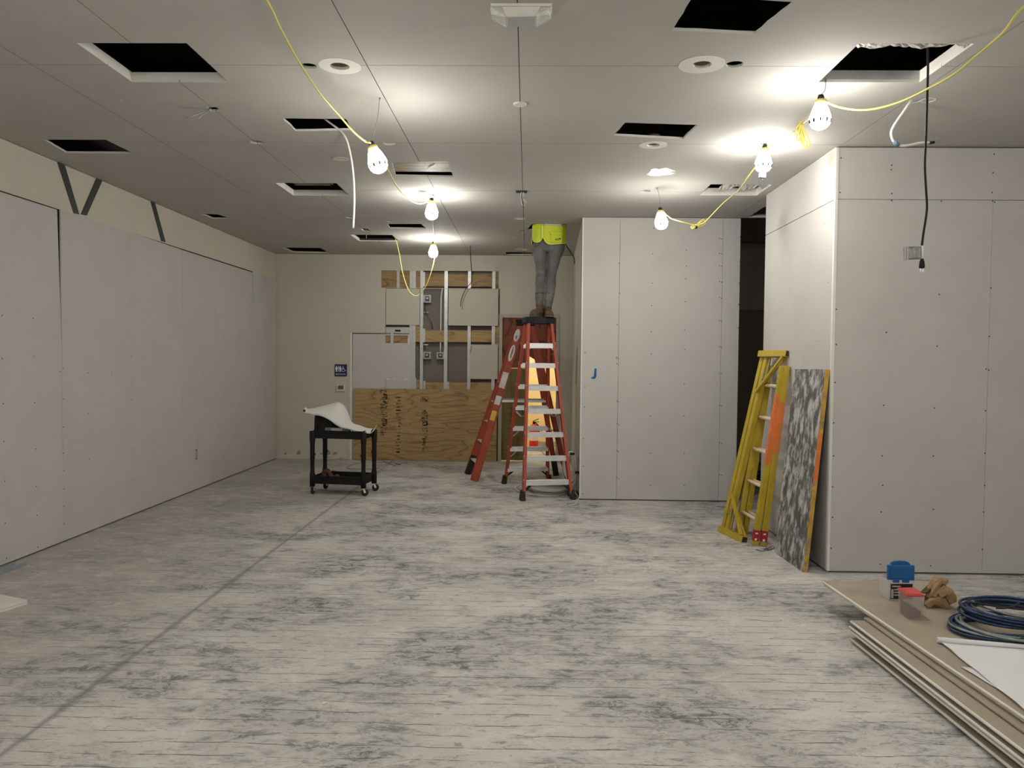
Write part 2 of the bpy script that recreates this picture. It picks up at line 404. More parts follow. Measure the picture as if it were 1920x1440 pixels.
def slab(bm, v2, tris, fn, t, poly=None):
    a, b, cnt = {}, {}, {}
    for f in tris:
        for i in f:
            if i not in a: a[i] = bm.verts.new(fn(v2[i].x, v2[i].y, 0)); b[i] = bm.verts.new(fn(v2[i].x, v2[i].y, t))
        for i in range(len(f)):
            e = (f[i], f[(i+1) % len(f)]); cnt[e] = 1
    for f in tris:
        bm.faces.new([a[i] for i in f]); bm.faces.new([b[i] for i in reversed(f)])
    for (i, j) in list(cnt):
        if (j, i) not in cnt:
            f = bm.faces.new((a[j], a[i], b[i], b[j])); f.material_index = 2 if poly and on_edge((v2[i]+v2[j])/2, poly) else 1
def panels(parent, pans, holes, fn, t, mats, names='drywall_panel', joint=False):
    v2, out = carve(pans, holes); res = []
    for k, tr in enumerate(out):
        if not tr: continue
        bm = BM(); slab(bm, v2, tr, fn, t, pans[k] if joint else None)
        nm = names[k] if isinstance(names, list) else names
        mm = mats[k] if isinstance(mats[0], (list, tuple)) else mats
        res.append(mk(nm, bm, mm, parent))
    return res
def text_bm(bm, s, size, mtx, depth=0.001):
    cu = bpy.data.curves.new('t', 'FONT'); cu.body = s; cu.size = size; cu.align_x = 'CENTER'; cu.align_y = 'CENTER'; cu.extrude = depth; cu.resolution_u = 3
    o = bpy.data.objects.new('t', cu); COL.objects.link(o)
    me = bpy.data.meshes.new_from_object(o.evaluated_get(bpy.context.evaluated_depsgraph_get()))
    t = BM(); t.from_mesh(me); merge(bm, t, mtx)
    bpy.data.objects.remove(o); bpy.data.curves.remove(cu); bpy.data.meshes.remove(me)
def bake(o):
    """apply modifiers"""
    me = bpy.data.meshes.new_from_object(o.evaluated_get(bpy.context.evaluated_depsgraph_get()))
    old = o.data; o.modifiers.clear(); o.data = me; me.name = old.name; bpy.data.meshes.remove(old)
def dup(root, loc, label=None, group=None):
    r = root.copy(); COL.objects.link(r); r.location = loc
    if label: r['label'] = label
    if group: r['group'] = group
    for ch in list(root.children):
        c = ch.copy(); COL.objects.link(c); c.parent = r
        for g in ch.children:
            d = g.copy(); COL.objects.link(d); d.parent = c
    return r
# ------------------------------------------------------------------ the setting
HC, XL, YB, YM, YR, XS = 3.422, -4.19, 12.82, 9.355, 6.244, 2.44
TOPZ = 4.75
def sbox(name, lo, hi, m):
    bm = BM(); box(bm, lo, hi); return struct(mk(name, bm, m))
sbox('floor', (-4.4, -4.1, -0.12), (5.7, 16.2, 0.0), 'floor_concrete')

# --- left wall: dark cavity shell, painted band on top, leaning gypsum boards
wl = sbox('wall_left', (-4.42, -4.1, 0), (-4.26, 13.0, TOPZ), 'cavity')
fl = lambda u, v, w: V((XL-w, u, v))
flu = lambda u, v, w: V((XL-0.014-w, u, v))
panels(wl, [rect(-4, 3.004, 12.81, HC-0.004)], [], flu, 0.016, ['wall_paint', 'wall_paint'], 'painted_band')
ZB = 0.016
lp = [rect(-4, ZB, -1.6765, 2.99), rect(-1.6735, ZB, -0.4565, 2.99), rect(-0.4535, ZB, 0.7635, 2.99), rect(0.7665, ZB, 1.983, 2.99), rect(1.986, ZB, 3.2035, 2.99),
      rect(3.206, ZB, 4.4235, 2.99), rect(4.4265, ZB, 5.6435, 2.99),
      [(5.6465, ZB), (6.8635, ZB), (6.862, 1.75), (6.815, 2.99), (5.6465, 2.99)],
      [(6.867, ZB), (8.0722, ZB), (8.0722, 3.002), (6.869, 3.002)],
      [(8.0745, ZB), (9.2915, ZB), (9.291, 2.2), (9.275, 2.988), (8.0745, 3.0)],
      [(9.2938, ZB), (10.5, ZB), (10.5, 2.985), (9.296, 2.987)],
      [(10.5018, ZB), (11.7125, ZB), (11.712, 2.0), (11.675, 2.985), (10.5018, 2.985)],
      [(11.7155, ZB), (12.805, ZB), (12.805, 3.0), (11.72, 3.0)]]
ol = at(369, 852, 0, XL)
panels(wl, lp, [rect(ol.y-0.035, ol.z-0.065, ol.y+0.035, ol.z+0.065)], fl, 0.014, ['gypsum', 'gypsum_edge'])
bm = BM(); box(bm, (XL-0.05, ol.y-0.05, ol.z-0.08), (XL-0.014, ol.y+0.05, ol.z+0.08)); 
mk('outlet_box', bm, 'black_plastic', wl)
bm = BM(); box(bm, (XL-0.014, ol.y-0.018, ol.z-0.05), (XL-0.001, ol.y+0.018, ol.z+0.05), 0.003); mk('outlet', bm, 'cord_grey', wl)

# --- ceiling
ceil = sbox('ceiling', (-4.4, -4.1, TOPZ), (5.7, 13.2, TOPZ+0.1), 'dark_void')
fc = lambda u, v, w: V((u, v, HC+w))
def cq(*pts): return [tuple(at(x, y, 2, HC)[:2]) for x, y in pts]
def rough(poly, n=6, a=0.004):
    out = []
    for i in range(len(poly)):
        p, q = poly[i], poly[(i+1) % len(poly)]
        for k in range(n):
            t = k/n; out.append((p[0]+(q[0]-p[0])*t+(random.uniform(-a, a) if k else 0), p[1]+(q[1]-p[1])*t+(random.uniform(-a, a) if k else 0)))
    return out
OP = {'A': rect(-2.505, 4.265, -1.893, 4.862), 'B': cq((82, 262), (199, 262), (251, 288), (125, 287)), 'C': cq((530, 222), (648, 223), (662, 244), (555, 246)),
      'D': rect(-2.508, 7.635, -1.905, 8.225), 'E': cq((376, 401), (408, 402), (433, 410), (400, 410)), 'F': rect(-2.496, 10.80, -1.91, 11.39),
      'G': cq((727, 420), (790, 420), (800, 429), (731, 428)), 'H': cq((530, 464), (600, 465), (617, 474), (550, 473)),
      'I': cq((1302, -10), (1490, 4), (1416, 64), (1260, 57)), 'J': cq((1172, 230), (1309, 234), (1281, 261), (1150, 254)),
      'K': rect(1.77, 4.253, 2.383, 4.832), 'L': rect(1.764, 7.6, 2.353, 8.1), 'M': rect(2.612, 8.69, 3.3, 9.3),
      'P': cq((735, 305), (840, 302), (850, 332), (742, 330)), 'N': rect(-0.37, 12.45, 0.06, 12.76),
      'man': [(-0.03, 10.31), (0.04, 9.845), (0.475, 9.835), (0.5, 10.33)],
      's1': cq((387, 201), (405, 201), (417, 208), (396, 209)), 's2': cq((675, 429), (689, 429), (696, 434), (682, 433)),
      's4': cq((974.5, 432.6), (984, 432.6), (984.3, 435), (974.5, 435)), 's3': cq((969, 358), (988, 358), (988.5, 361), (968.5, 361))}
for k in 'BCEGHIJ': OP[k] = rough(OP[k])
RND = {'r1': (580, 124, 0.045), 'r2': (637, 124, 0.057), 'r3': (1316, 121, 0.056), 'r4': (1377, 121, 0.051), 'r5': (482, 267, 0.053), 'r6': (730, 269, 0.05),
       'r7': (1225, 272, 0.052), 'r8': (790, 359, 0.05), 'r9': (656, 408, 0.05), 'r10': (975, 410, 0.05), 'r11': (1211, 358.5, 0.05), 'r12': (730, 415, 0.05), 'r13': (980, 468, 0.06)}
RC = {k: at(x, y, 2, HC) for k, (x, y, r) in RND.items()}
holes = list(OP.values()) + [circ(RC[k].x, RC[k].y, RND[k][2]) for k in RND]
xs = [-4.24, -2.96, -2.203, -0.962, -0.067, 2.47, 5.6]; g = 0.0022
ysL = [-4, -1.9, 0.3, 2.45, 4.58, 6.205, 7.94, 9.55, 11.2, 12.84]; ysR = [-4, -1.9, 0.3, 2.45, 4.58, 6.205, 7.94, 9.36]
pans = []
for i in range(6):
    ys = ysL if i < 4 else ysR
    for j in range(len(ys)-1): pans.append(rect(xs[i]+g, ys[j]+g, xs[i+1]-g, ys[j+1]-g))
pans += [rect(-0.067+g, 9.36+0.0005, 0.76, 11.2-g), rect(-0.067+g, 11.2+g, 0.76, 12.84)]
panels(ceil, pans, holes, fc, 0.016, ['ceiling_paint', 'rim_white', 'brown_card'], 'ceiling_board', True)
def collar(k, h, mats4, base=0.016):
    x0, y0 = OP[k][0]; x1, y1 = OP[k][2]; z0, z1 = HC+base, HC+base+h; t = 0.012
    for (lo, hi), m in zip((((x0-t, y0, z0), (x0, y1, z1)), ((x1, y0, z0), (x1+t, y1, z1)), ((x0-t, y0-t, z0), (x1+t, y0, z1)), ((x0-t, y1, z0), (x1+t, y1+t, z1))), mats4):
        bm = BM(); box(bm, lo, hi); mk('duct_collar', bm, m, ceil)
collar('A', 0.045, ['rim_white']*4); collar('D', 0.045, ['rim_white']*4); collar('F', 0.03, ['rim_white', 'cord_grey', 'cord_grey', 'steel_dark'])
collar('K', 0.055, ['galvanized', 'rim_white', 'galvanized', 'galvanized']); collar('L', 0.06, ['rim_white']*4); collar('M', 0.02, ['galvanized']*4)
# cans above the round holes
for k, m in (('r2', 'brown_card'), ('r3', 'brown_card'), ('r5', 'brown_card'), ('r6', 'ceiling_paint'), ('r7', 'brown_card'), ('r8', 'ceiling_paint'), ('r13', 'brown_card')):
    bm = BM(); r = RND[k][2]; mt = Matrix.Translation((RC[k].x, RC[k].y, HC+0.016)); lathe(bm, [(r*1.02, 0), (r*1.02, 0.06), (r*0.5, 0.06), (r*0.45, 0.03), (0, 0.03)], 20, mt); mk('recessed_can', bm, m, ceil, True)
# plaster rings around some holes
def ring(c, r0, r1, z, m, nm):
    bm = BM(); n = 28
    a = [bm.verts.new((c.x+r0*math.cos(t), c.y+r0*math.sin(t), z)) for t in [2*math.pi*i/n for i in range(n)]]
    b = [bm.verts.new((c.x+r1*math.cos(t)*random.uniform(.97, 1.03), c.y+r1*math.sin(t), z)) for t in [2*math.pi*i/n for i in range(n)]]
    for i in range(n): bm.faces.new((a[i], a[(i+1) % n], b[(i+1) % n], b[i]))
    o = mk(nm, bm, m, ceil); solid(o, 0.0015); return o
for k, r1 in (('r2', 0.125), ('r3', 0.135), ('r7', 0.11), ('r10', 0.075), ('r13', 0.12)): ring(RC[k], RND[k][2], r1, HC-0.001, 'rim_white', 'plaster_ring')
c = at(1740, 188, 2, HC); ring(c, 0.036, 0.05, HC-0.001, 'rim_white', 'plaster_ring')
# smeared joint compound patch
c = at(1237, 322, 2, HC); bm = BM()
prism(bm, [(c.x+rx*math.cos(2*math.pi*i/18)*random.uniform(.55, 1.1), c.y+ry*math.sin(2*math.pi*i/18)*random.uniform(.6, 1.1)) for i, (rx, ry) in enumerate([(0.15, 0.16)]*18)], lambda u, v, w: V((u, v, HC-w)), 0.002)
mk('compound_patch', bm, 'white_trim', ceil)
# plywood patch boards above opening P
bm = BM(); q = [at(x, y, 2, HC) for x, y in ((722, 300), (846, 300), (850, 328), (730, 328))]
ys_ = [6.72, 6.93, 7.14, 7.27]
for a, b in zip(ys_, ys_[1:]):
    bm = BM(); box(bm, (-1.32, a, HC+0.022+random.uniform(0, .004)), (-0.64, b-0.006, HC+0.05), 0.003); mk('wood_board', bm, 'ply_grey', ceil)
bm = BM(); p0, p1 = at(803, 316, 2, HC+0.015), at(816, 309, 2, HC+0.015); beam(bm, p0, p1, 0.012, 0.004); mk('tape_scrap', bm, 'sticker_white', ceil)
# slatted wooden register inside opening D
for i in range(6):
    bm = BM(); y = 7.70+i*0.08; box(bm, (-2.46, y, HC+0.09), (-2.09, y+0.045, HC+0.105)); mk('slat', bm, 'ply_grey', ceil)
for x in (-2.46, -2.28, -2.1):
    bm = BM(); box(bm, (x, 7.66, HC+0.106), (x+0.03, 8.18, HC+0.125)); mk('slat_rail', bm, 'brown_card', ceil)
# crumpled foil duct wrap sticking into K and L
def foil(x0, x1, y0, y1, z, sag, nm='foil_wrap', n=26):
    rows = []
    for j in range(5):
        t = j/4; rows.append([V((x0+(x1-x0)*i/n, y0+(y1-y0)*t*(0.75+0.25*math.sin(i*0.5)) + random.uniform(-.006, .006), z+random.uniform(-.007, .007)+sag*math.sin(math.pi*t)*(.5+.5*math.sin(i*.9)))) for i in range(n+1)])
    bm = BM(); grid(bm, rows); o = mk(nm, bm, 'foil', ceil); solid(o, 0.002); return o
foil(1.775, 2.375, 4.258, 4.345, HC+0.010, 0.004)
foil(1.90, 2.348, 7.61, 7.93, HC+0.016, 0.006)

# --- back wall with its opened-up stud bays
bp = lambda px, py: (at(px, py, 1, YB).x, at(px, py, 1, YB).z)
def br(x0, y0, x1, y1):
    a, b = bp(x0, y0), bp(x1, y1); return (a[0], b[1], b[0], a[1])       # x0,z0,x1,z1
wb = sbox('wall_back', (-4.4, YB+0.14, 0), (bp(937, 600)[0]-0.02, YB+0.24, TOPZ), 'cavity')
fb = lambda u, v, w: V((u, YB+w, v))
DX0, DX1, DZ = -0.458, 0.512, 2.425
hB = [rect(*br(715, 507, 935, 541)), rect(*br(723, 540, 934.5, 875)), rect(*br(657.5, 625, 724, 875)), rect(DX0, -0.1, DX1, DZ)]
panels(wb, [rect(-4.25, 0.0, 0.78, HC-0.003)], hB, fb, 0.016, ['beige_paint', 'gypsum_edge'], 'painted_drywall')
pieces = [rect(*br(724, 541, 786.5, 609.5)), rect(*br(841, 541.5, 934, 611)), rect(*br(881, 646, 933, 711))]
panels(wb, pieces, [], fb, 0.016, ['beige_paint', 'gypsum_edge'], 'painted_drywall')
gy = [rect(*br(661, 626, 724, 740)), rect(*br(724.5, 645, 770, 727.2)), rect(*br(724.5, 626, 770, 644.5)), ]
panels(wb, [rect(*br(661, 626, 770, 740))], [rect(*br(722.5, 629, 732, 643.5)), rect(*br(737.5, 629, 764.5, 643.5))], fb, 0.014, ['gypsum', 'gypsum_edge'])
def bbox_px(nm, x0, y0, x1, y1, d0, d1, m, bev=0.0, par=None):
    a = br(x0, y0, x1, y1); bm = BM(); box(bm, (a[0], YB+d0, a[1]), (a[2], YB+d1, a[3]), bev); return mk(nm, bm, m, par or wb)
for (x0, x1, y0, y1) in ((743.5, 748.5, 503, 600), (768, 772, 503, 740), (773.5, 778, 503, 740), (788, 792.3, 503, 740), (833.3, 838, 503, 740), (877.5, 881.5, 503, 740), (923, 927, 503, 740)):
    a = br(x0, y0, x1, y1); bm = BM(); channel(bm, ((a[0]+a[2])/2, YB+0.018, a[1]), ((a[0]+a[2])/2, YB+0.018, a[3]), a[2]-a[0], 0.1, 0.003, (1, 0, 0)); mk('stud', bm, 'galvanized', wb)
for x0, y0, x1, y1 in ((793, 510, 796.5, 537), (793, 616, 796.5, 642), (793.5, 714, 797, 733), (838.5, 716, 841.5, 733), (776.5, 708, 780, 733)):
    bbox_px('stud_clip', x0, y0, x1, y1, 0.022, 0.03, 'galvanized')
for x0, y0, x1, y1 in ((700, 498, 787.5, 545), (792.5, 513, 833, 537), (838.2, 513.5, 877.3, 537), (881.7, 513.5, 922.5, 537.5), (927.2, 498, 945, 548)):
    bbox_px('plywood_strip', x0, y0, x1, y1, 0.035, 0.05, 'ply_strip')
for x0, y0, x1, y1 in ((778.5, 605, 787.5, 641), (792.5, 619, 833, 641.5), (838.2, 619, 877.3, 641.5), (881.7, 619, 922.5, 641.5), (927.2, 605, 940, 650)):
    bbox_px('plywood_strip', x0, y0, x1, y1, 0.035, 0.05, 'plywood')
for x0, y0, x1, y1 in ((779, 712, 787.5, 740), (792.5, 717, 833, 740), (838.2, 717, 877.3, 740), (881.7, 717, 922.5, 740)):
    bbox_px('plywood_strip', x0, y0, x1, y1, 0.035, 0.05, 'plywood')
bbox_px('plywood_strip', 715, 620, 770, 650, 0.02, 0.035, 'ply_strip'); bbox_px('stud', 732.2, 622, 737.2, 650, 0.012, 0.02, 'galvanized')
bbox_px('metal_track', 723.5, 613.5, 768, 624.8, 0.006, 0.05, 'galvanized'); bbox_px('track_lip', 723.5, 613.2, 768, 615.2, -0.004, 0.006, 'galvanized'); bbox_px('track_slot', 740.5, 618.3, 751, 621.8, 0.003, 0.007, 'black_plastic')
bbox_px('edge_strip', 764.8, 634, 767, 645, -0.002, 0.01, 'white_trim')
bbox_px('edge_strip', 722.6, 709.8, 733, 711.5, -0.002, 0.004, 'sticker_white'); bbox_px('edge_strip', 737.5, 710.2, 741.5, 711.4, -0.002, 0.004, 'sticker_white'); bbox_px('edge_strip', 757, 710.4, 765, 711.8, -0.002, 0.004, 'sticker_white'); bbox_px('edge_strip', 722.6, 710, 723.6, 745, -0.003, 0.003, 'wire_steel')
bbox_px('edge_strip', 656.6, 624, 659.4, 863, -0.006, 0.016, 'white_trim'); bbox_px('edge_strip', 659.6, 700, 662.5, 863, 0.002, 0.016, 'galvanized'); bbox_px('edge_strip', 657, 623.8, 723, 625.6, -0.001, 0.012, 'cavity')
# baseboard remains and torn paint along the foot of the back wall
bb = [bp(509, 863)[0], bp(655.5, 863)[0]]
bm = BM(); top = []
for i in range(40):
    t = i/39; x = bb[0]+(bb[1]-bb[0])*t; z = 0.105 if 0.28 < t < 0.95 else 0.085
    if t < 0.12 or 0.98 < t: z = 0.05
    top.append((x, z+random.uniform(-0.012, 0.012)))
prism(bm, [(bb[1], 0.004), (bb[0], 0.004)]+top, lambda u, v, w: V((u, YB-0.0015-w, v)), 0.003)
struct(mk('baseboard_back', bm, 'wall_paint'))
bbn = bpy.data.objects['baseboard_back']
for px, w, h in ((535, 6, 3), (560, 9, 7), (585, 8, 8), (616, 9, 7), (628, 10, 4), (602, 6, 3)):
    x, z = bp(px, 851); k = 0.00886; bm = BM()
    prism(bm, [(x-w*k/2, z-0.01), (x+w*k/2, z-0.01), (x+w*k*.3, z+h*k*.6), (x+0.01, z+h*k), (x-w*k*.3, z+h*k*.5)], lambda u, v, w_: V((u, YB-0.003-w_, v)), 0.002); mk('torn_paper', bm, 'brown_card', bbn)
for px, py, w, h in ((618, 857, 14, 4), (640, 859, 12, 4), (590, 858, 5, 2), (626, 854, 5, 3)):
    x, z = bp(px, py); k = 0.00886; bm = BM()
    prism(bm, [(x-w*k/2, z-h*k*.3), (x, z-h*k*.5), (x+w*k/2, z-h*k*.1), (x+w*k*.2, z+h*k*.3), (x-w*k*.2, z+h*k*.5)], lambda u, v, w_: V((u, YB-0.0045-w_, v)), 0.001); mk('torn_paper', bm, 'cord_grey', bbn)

# --- doorway in the back wall
d1 = thing_none = bpy.data.objects.new('door_1', None); COL.objects.link(d1); d1.location = ((DX0+DX1)/2, YB, 0); struct(d1)
for nm, lo, hi in (('door_frame', (DX0-0.012, YB-0.012, 0), (DX0+0.032, YB+0.15, DZ+0.03)), ('door_frame', (DX1-0.032, YB-0.012, 0), (DX1+0.012, YB+0.15, DZ+0.03)), ('door_frame', (DX0+0.032, YB-0.012, DZ-0.025), (DX1-0.032, YB+0.15, DZ+0.03))):
    bm = BM(); box(bm, lo, hi, 0.003); mk(nm, bm, 'cord_grey', d1)
# plywood infill: reddish upper sheet with a sloping lower edge, olive lower-left sheet; change of light between them put into the colours
x2 = at(1043, 690, 1, YB+0.03).x; e = [at(986, 664, 1, YB+0.03), at(1002, 674, 1, YB+0.03), at(1026, 686, 1, YB+0.03), at(1046, 690, 1, YB+0.03)]
bm = BM(); prism(bm, [(DX0+0.035, 1.56)]+[(e[0].x, 1.56)]+[(p.x, p.z) for p in e[:-1]]+[(DX1-0.035, e[-1].z), (DX1-0.035, DZ-0.03), (DX0+0.035, DZ-0.03)], lambda u, v, w: V((u, YB+0.03+w, v)), 0.014); mk('plywood_infill', bm, 'ply_red', d1)
bm = BM(); xr = at(989, 800, 1, YB+0.03).x; box(bm, (DX0+0.035, YB+0.03, 0.02), (xr, YB+0.044, 1.555)); mk('plywood_infill', bm, 'ply_olive', d1)
# --- hallway behind the doorway
sbox('wall_hall_back', (-1.4, 15.3, 0), (1.6, 15.42, 2.8), 'hall_paint')
sbox('wall_hall_left', (-1.52, YB+0.25, 0), (-1.4, 15.42, 2.8), 'hall_paint'); sbox('wall_hall_right', (1.6, YB+0.25, 0), (1.72, 15.42, 2.8), 'hall_paint')
sbox('wall_hall_front_left', (-1.52, YB+0.24, 0), (DX0-0.02, YB+0.26, 2.8), 'hall_paint'); sbox('wall_hall_front_right', (DX1+0.02, YB+0.02, 0), (1.72, YB+0.2, 2.8), 'hall_paint')
sbox('wall_hall_top', (DX0-0.02, YB+0.03, DZ+0.03), (DX1+0.02, YB+0.2, HC), 'cavity'); sbox('ceiling_hall', (-1.52, YB+0.16, 2.8), (1.72, 15.42, 2.9), 'ceiling_paint')
hp = at(1014, 829, 2, 0.0); sbox('baseboard_hall', (hp.x-0.08, 15.16, 0), (1.6, 15.298, 0.09), 'cord_grey')

sbox('wall_back_upper', (-0.5, YB+0.2, DZ+0.05), (0.82, YB+0.26, TOPZ), 'cavity')
# --- middle partition
wm = sbox('wall_middle', (0.68, YM+0.02, 0), (2.52, YM+0.12, TOPZ), 'cavity')
fm = lambda u, v, w: V((u, YM+w, v))
panels(wm, [rect(0.66, ZB, 1.0952, HC-0.006), rect(1.0985, ZB, 2.3275, HC-0.006), rect(2.3308, ZB, 2.537, HC-0.006)], [], fm, 0.014, ['gypsum', 'gypsum_edge'])
bm = BM(); quad_box(bm, [V(p) for p in ((0.655, YM+0.03, ZB), (0.70, YM+0.03, ZB), (0.775, YB, ZB), (0.745, YB, ZB), (0.655, YM+0.03, HC), (0.70, YM+0.03, HC), (0.775, YB, HC), (0.745, YB, HC))]); mk('drywall_panel', bm, 'beige_paint', wm)
bm = BM(); box(bm, (0.645, YM-0.002, ZB), (0.66, YM+0.035, HC-0.006), 0.002); mk('corner_bead', bm, 'white_trim', wm)
bm = BM(); box(bm, (0.652, YM+0.25, 0.0), (0.668, YM+0.29, HC-0.006)); mk('stud', bm, 'cord_grey', wm)
bm = BM(); box(bm, (2.52, YM+0.0145, ZB), (2.536, YM+0.16, HC-0.006)); mk('drywall_panel', bm, 'gypsum', wm)
# --- dark room seen past the partition
wf = sbox('wall_far_right', (0.80, YB+0.02, 0), (5.7, YB+0.018+0.002, TOPZ), 'dark_void')
zz = [at(1410, y, 1, YB).z for y in (455, 582, 705, 760)]
panels(wf, [rect(0.8, zz[0]+0.004, 5.6, TOPZ), rect(0.8, zz[1]+0.004, 5.6, zz[0]-0.004), rect(0.8, 0.02, 5.6, zz[1]-0.004)], [], fb, 0.016, [['gypsum_dark_room', 'dark_void'], ['gypsum_dark_room', 'dark_void'], ['brown_card', 'dark_void']])
# --- block on the right
wr = sbox('wall_right', (XS+0.03, YR+0.02, 0), (5.7, 8.03, TOPZ), 'cavity')
fr = lambda u, v, w: V((u, YR+w, v))
panels(wr, [rect(XS+0.02, 3.004, 5.6, HC-0.012), rect(XS+0.02, ZB, 3.679, 3.0), rect(3.682, ZB, 4.9, 3.0), rect(4.903, ZB, 5.6, 3.0)], [], fr, 0.014, ['gypsum', 'gypsum_edge'])
fs = lambda u, v, w: V((XS+w, u, v))
yj = at(1482, 470, 0, XS).y
panels(wr, [rect(YR+0.02, 3.006, 8.05, HC-0.004), rect(YR+0.02, ZB, yj-0.0008, 3.0), rect(yj+0.0008, ZB, 8.05, 3.0)], [], fs, 0.014, ['gypsum', 'gypsum_edge'])
bm = BM(); box(bm, (XS-0.002, YR-0.002, ZB), (XS+0.019, YR+0.0005, HC-0.012)); box(bm, (XS-0.002, YR+0.0005, ZB), (XS, YR+0.03, HC-0.012)); mk('corner_bead', bm, 'white_trim', wr)
bm = BM(); box(bm, (XS-0.003, YR+0.03, 3.02), (XS-0.001, YR+0.036, 3.28)); mk('pencil_line', bm, 'tape_pink', wr)
bm = BM(); prism(bm, [(YR+0.005, HC-0.02), (YR+0.005, HC-0.17), (YR+0.1, HC-0.15), (YR+0.15, HC-0.1), (YR+0.2, HC-0.02)], lambda u, v, w: V((XS-0.003-w, u, v)), 0.002); mk('torn_tape', bm, 'tape_pink', wr)
# --- rest of the room, behind and beside the camera
sbox('wall_front', (-4.4, -4.2, 0), (5.7, -4.05, TOPZ), 'gypsum')
sbox('wall_right_side', (5.55, -4.1, 0), (5.7, YB+0.2, TOPZ), 'gypsum')

# --- screw heads (too small to pick apart singly)
def screws(parent, pts, nrm, r=0.0065):
    bm = BM(); n = V(nrm); a = n.orthogonal().normalized(); b = n.cross(a)
    for p in pts:
        c = bm.verts.new(p+n*0.0022); ring_ = [bm.verts.new(p+(a*math.cos(t)+b*math.sin(t))*r+n*0.0006) for t in [2*math.pi*i/7 for i in range(7)]]
        for i in range(7): bm.faces.new((c, ring_[i], ring_[(i+1) % 7]))
    o = mk('screw_heads', bm, 'screw', parent); o['kind'] = 'stuff'; return o
screws(wr, [at(x, y, 1, YR) for x, y in ((1577, 296), (1672, 310), (1671, 318), (1864, 289), (1862, 324), (1860, 361), (1575, 361), (1672, 363), (1672, 376), (1765, 377), (1861, 377), (1865, 379), (1761, 552), (1568, 580), (1568, 646), (1662, 623), (1757, 649), (1855, 631), (1849, 692), (1854, 694), (1566, 717), (1563, 793), (1563, 855), (1561, 913), (1561, 970), (1558, 1028), (1651, 1058), (1745, 1061), (1842, 1030), (1657, 760), (1654, 855), (1655, 910), (1752, 765), (1848, 770), (1847, 850), (1846, 910), (1844, 960), (1750, 855), (1652, 960), (1750, 955), (1858, 540))], (0, -1, 0))
mp_ = [at(x, y, 1, YM) for x, y in ((1224, 476), (1223, 531), (1222, 573), (1221, 622), (1221, 664), (1287, 469), (1287, 499), (1286, 523), (1285, 566), (1284, 619), (1284, 655), (1388, 444), (1387, 490), (1386, 531), (1385, 571), (1384, 615), (1097, 661), (1161, 494), (1162, 550), (1157, 609), (1156, 672), (1226, 428), (1097, 725), (1096, 763), (1094, 822), (1094, 874), (1093, 926))]
for y in (670, 682, 752, 794, 845, 895): mp_ += [at(1156.5, y, 1, YM), at(1159.5, y+2, 1, YM)]
for y in (447, 475, 498, 528, 558, 601, 650, 700, 760, 830, 890): mp_ += [at(1349, y, 1, YM), at(1353, y+1, 1, YM)]
for x in (1220, 1283): mp_ += [at(x, y, 1, YM) for y in (720, 780, 850, 910)]
screws(wm, mp_, (0, -1, 0))
screws(wl, [at(x, y, 0, XL) for x, y in ((4, 592), (62, 597), (4, 672), (63, 668), (6, 757), (65, 755), (7, 828), (67, 842), (9, 902), (68, 912), (10, 981), (69, 966), (71, 1026), (12, 1047), (113, 697), (118, 691), (119, 748), (119, 801), (119, 850), (120, 883), (120, 917), (120, 949), (120, 982), (165, 699), (209, 698), (166, 775), (167, 861), (246, 668), (247, 749), (248, 842), (248, 900), (343, 751), (343, 773), (343, 830))], (1, 0, 0))
screws(wr, [at(x, y, 0, XS) for x, y in ((1480, 480), (1481, 540), (1479, 600), (1500, 560), (1546, 420), (1552, 470), (1553, 530), (1550, 600), (1556, 650), (1450, 560), (1452, 620), (1448, 470), (1536, 640))], (-1, 0, 0), 0.005)
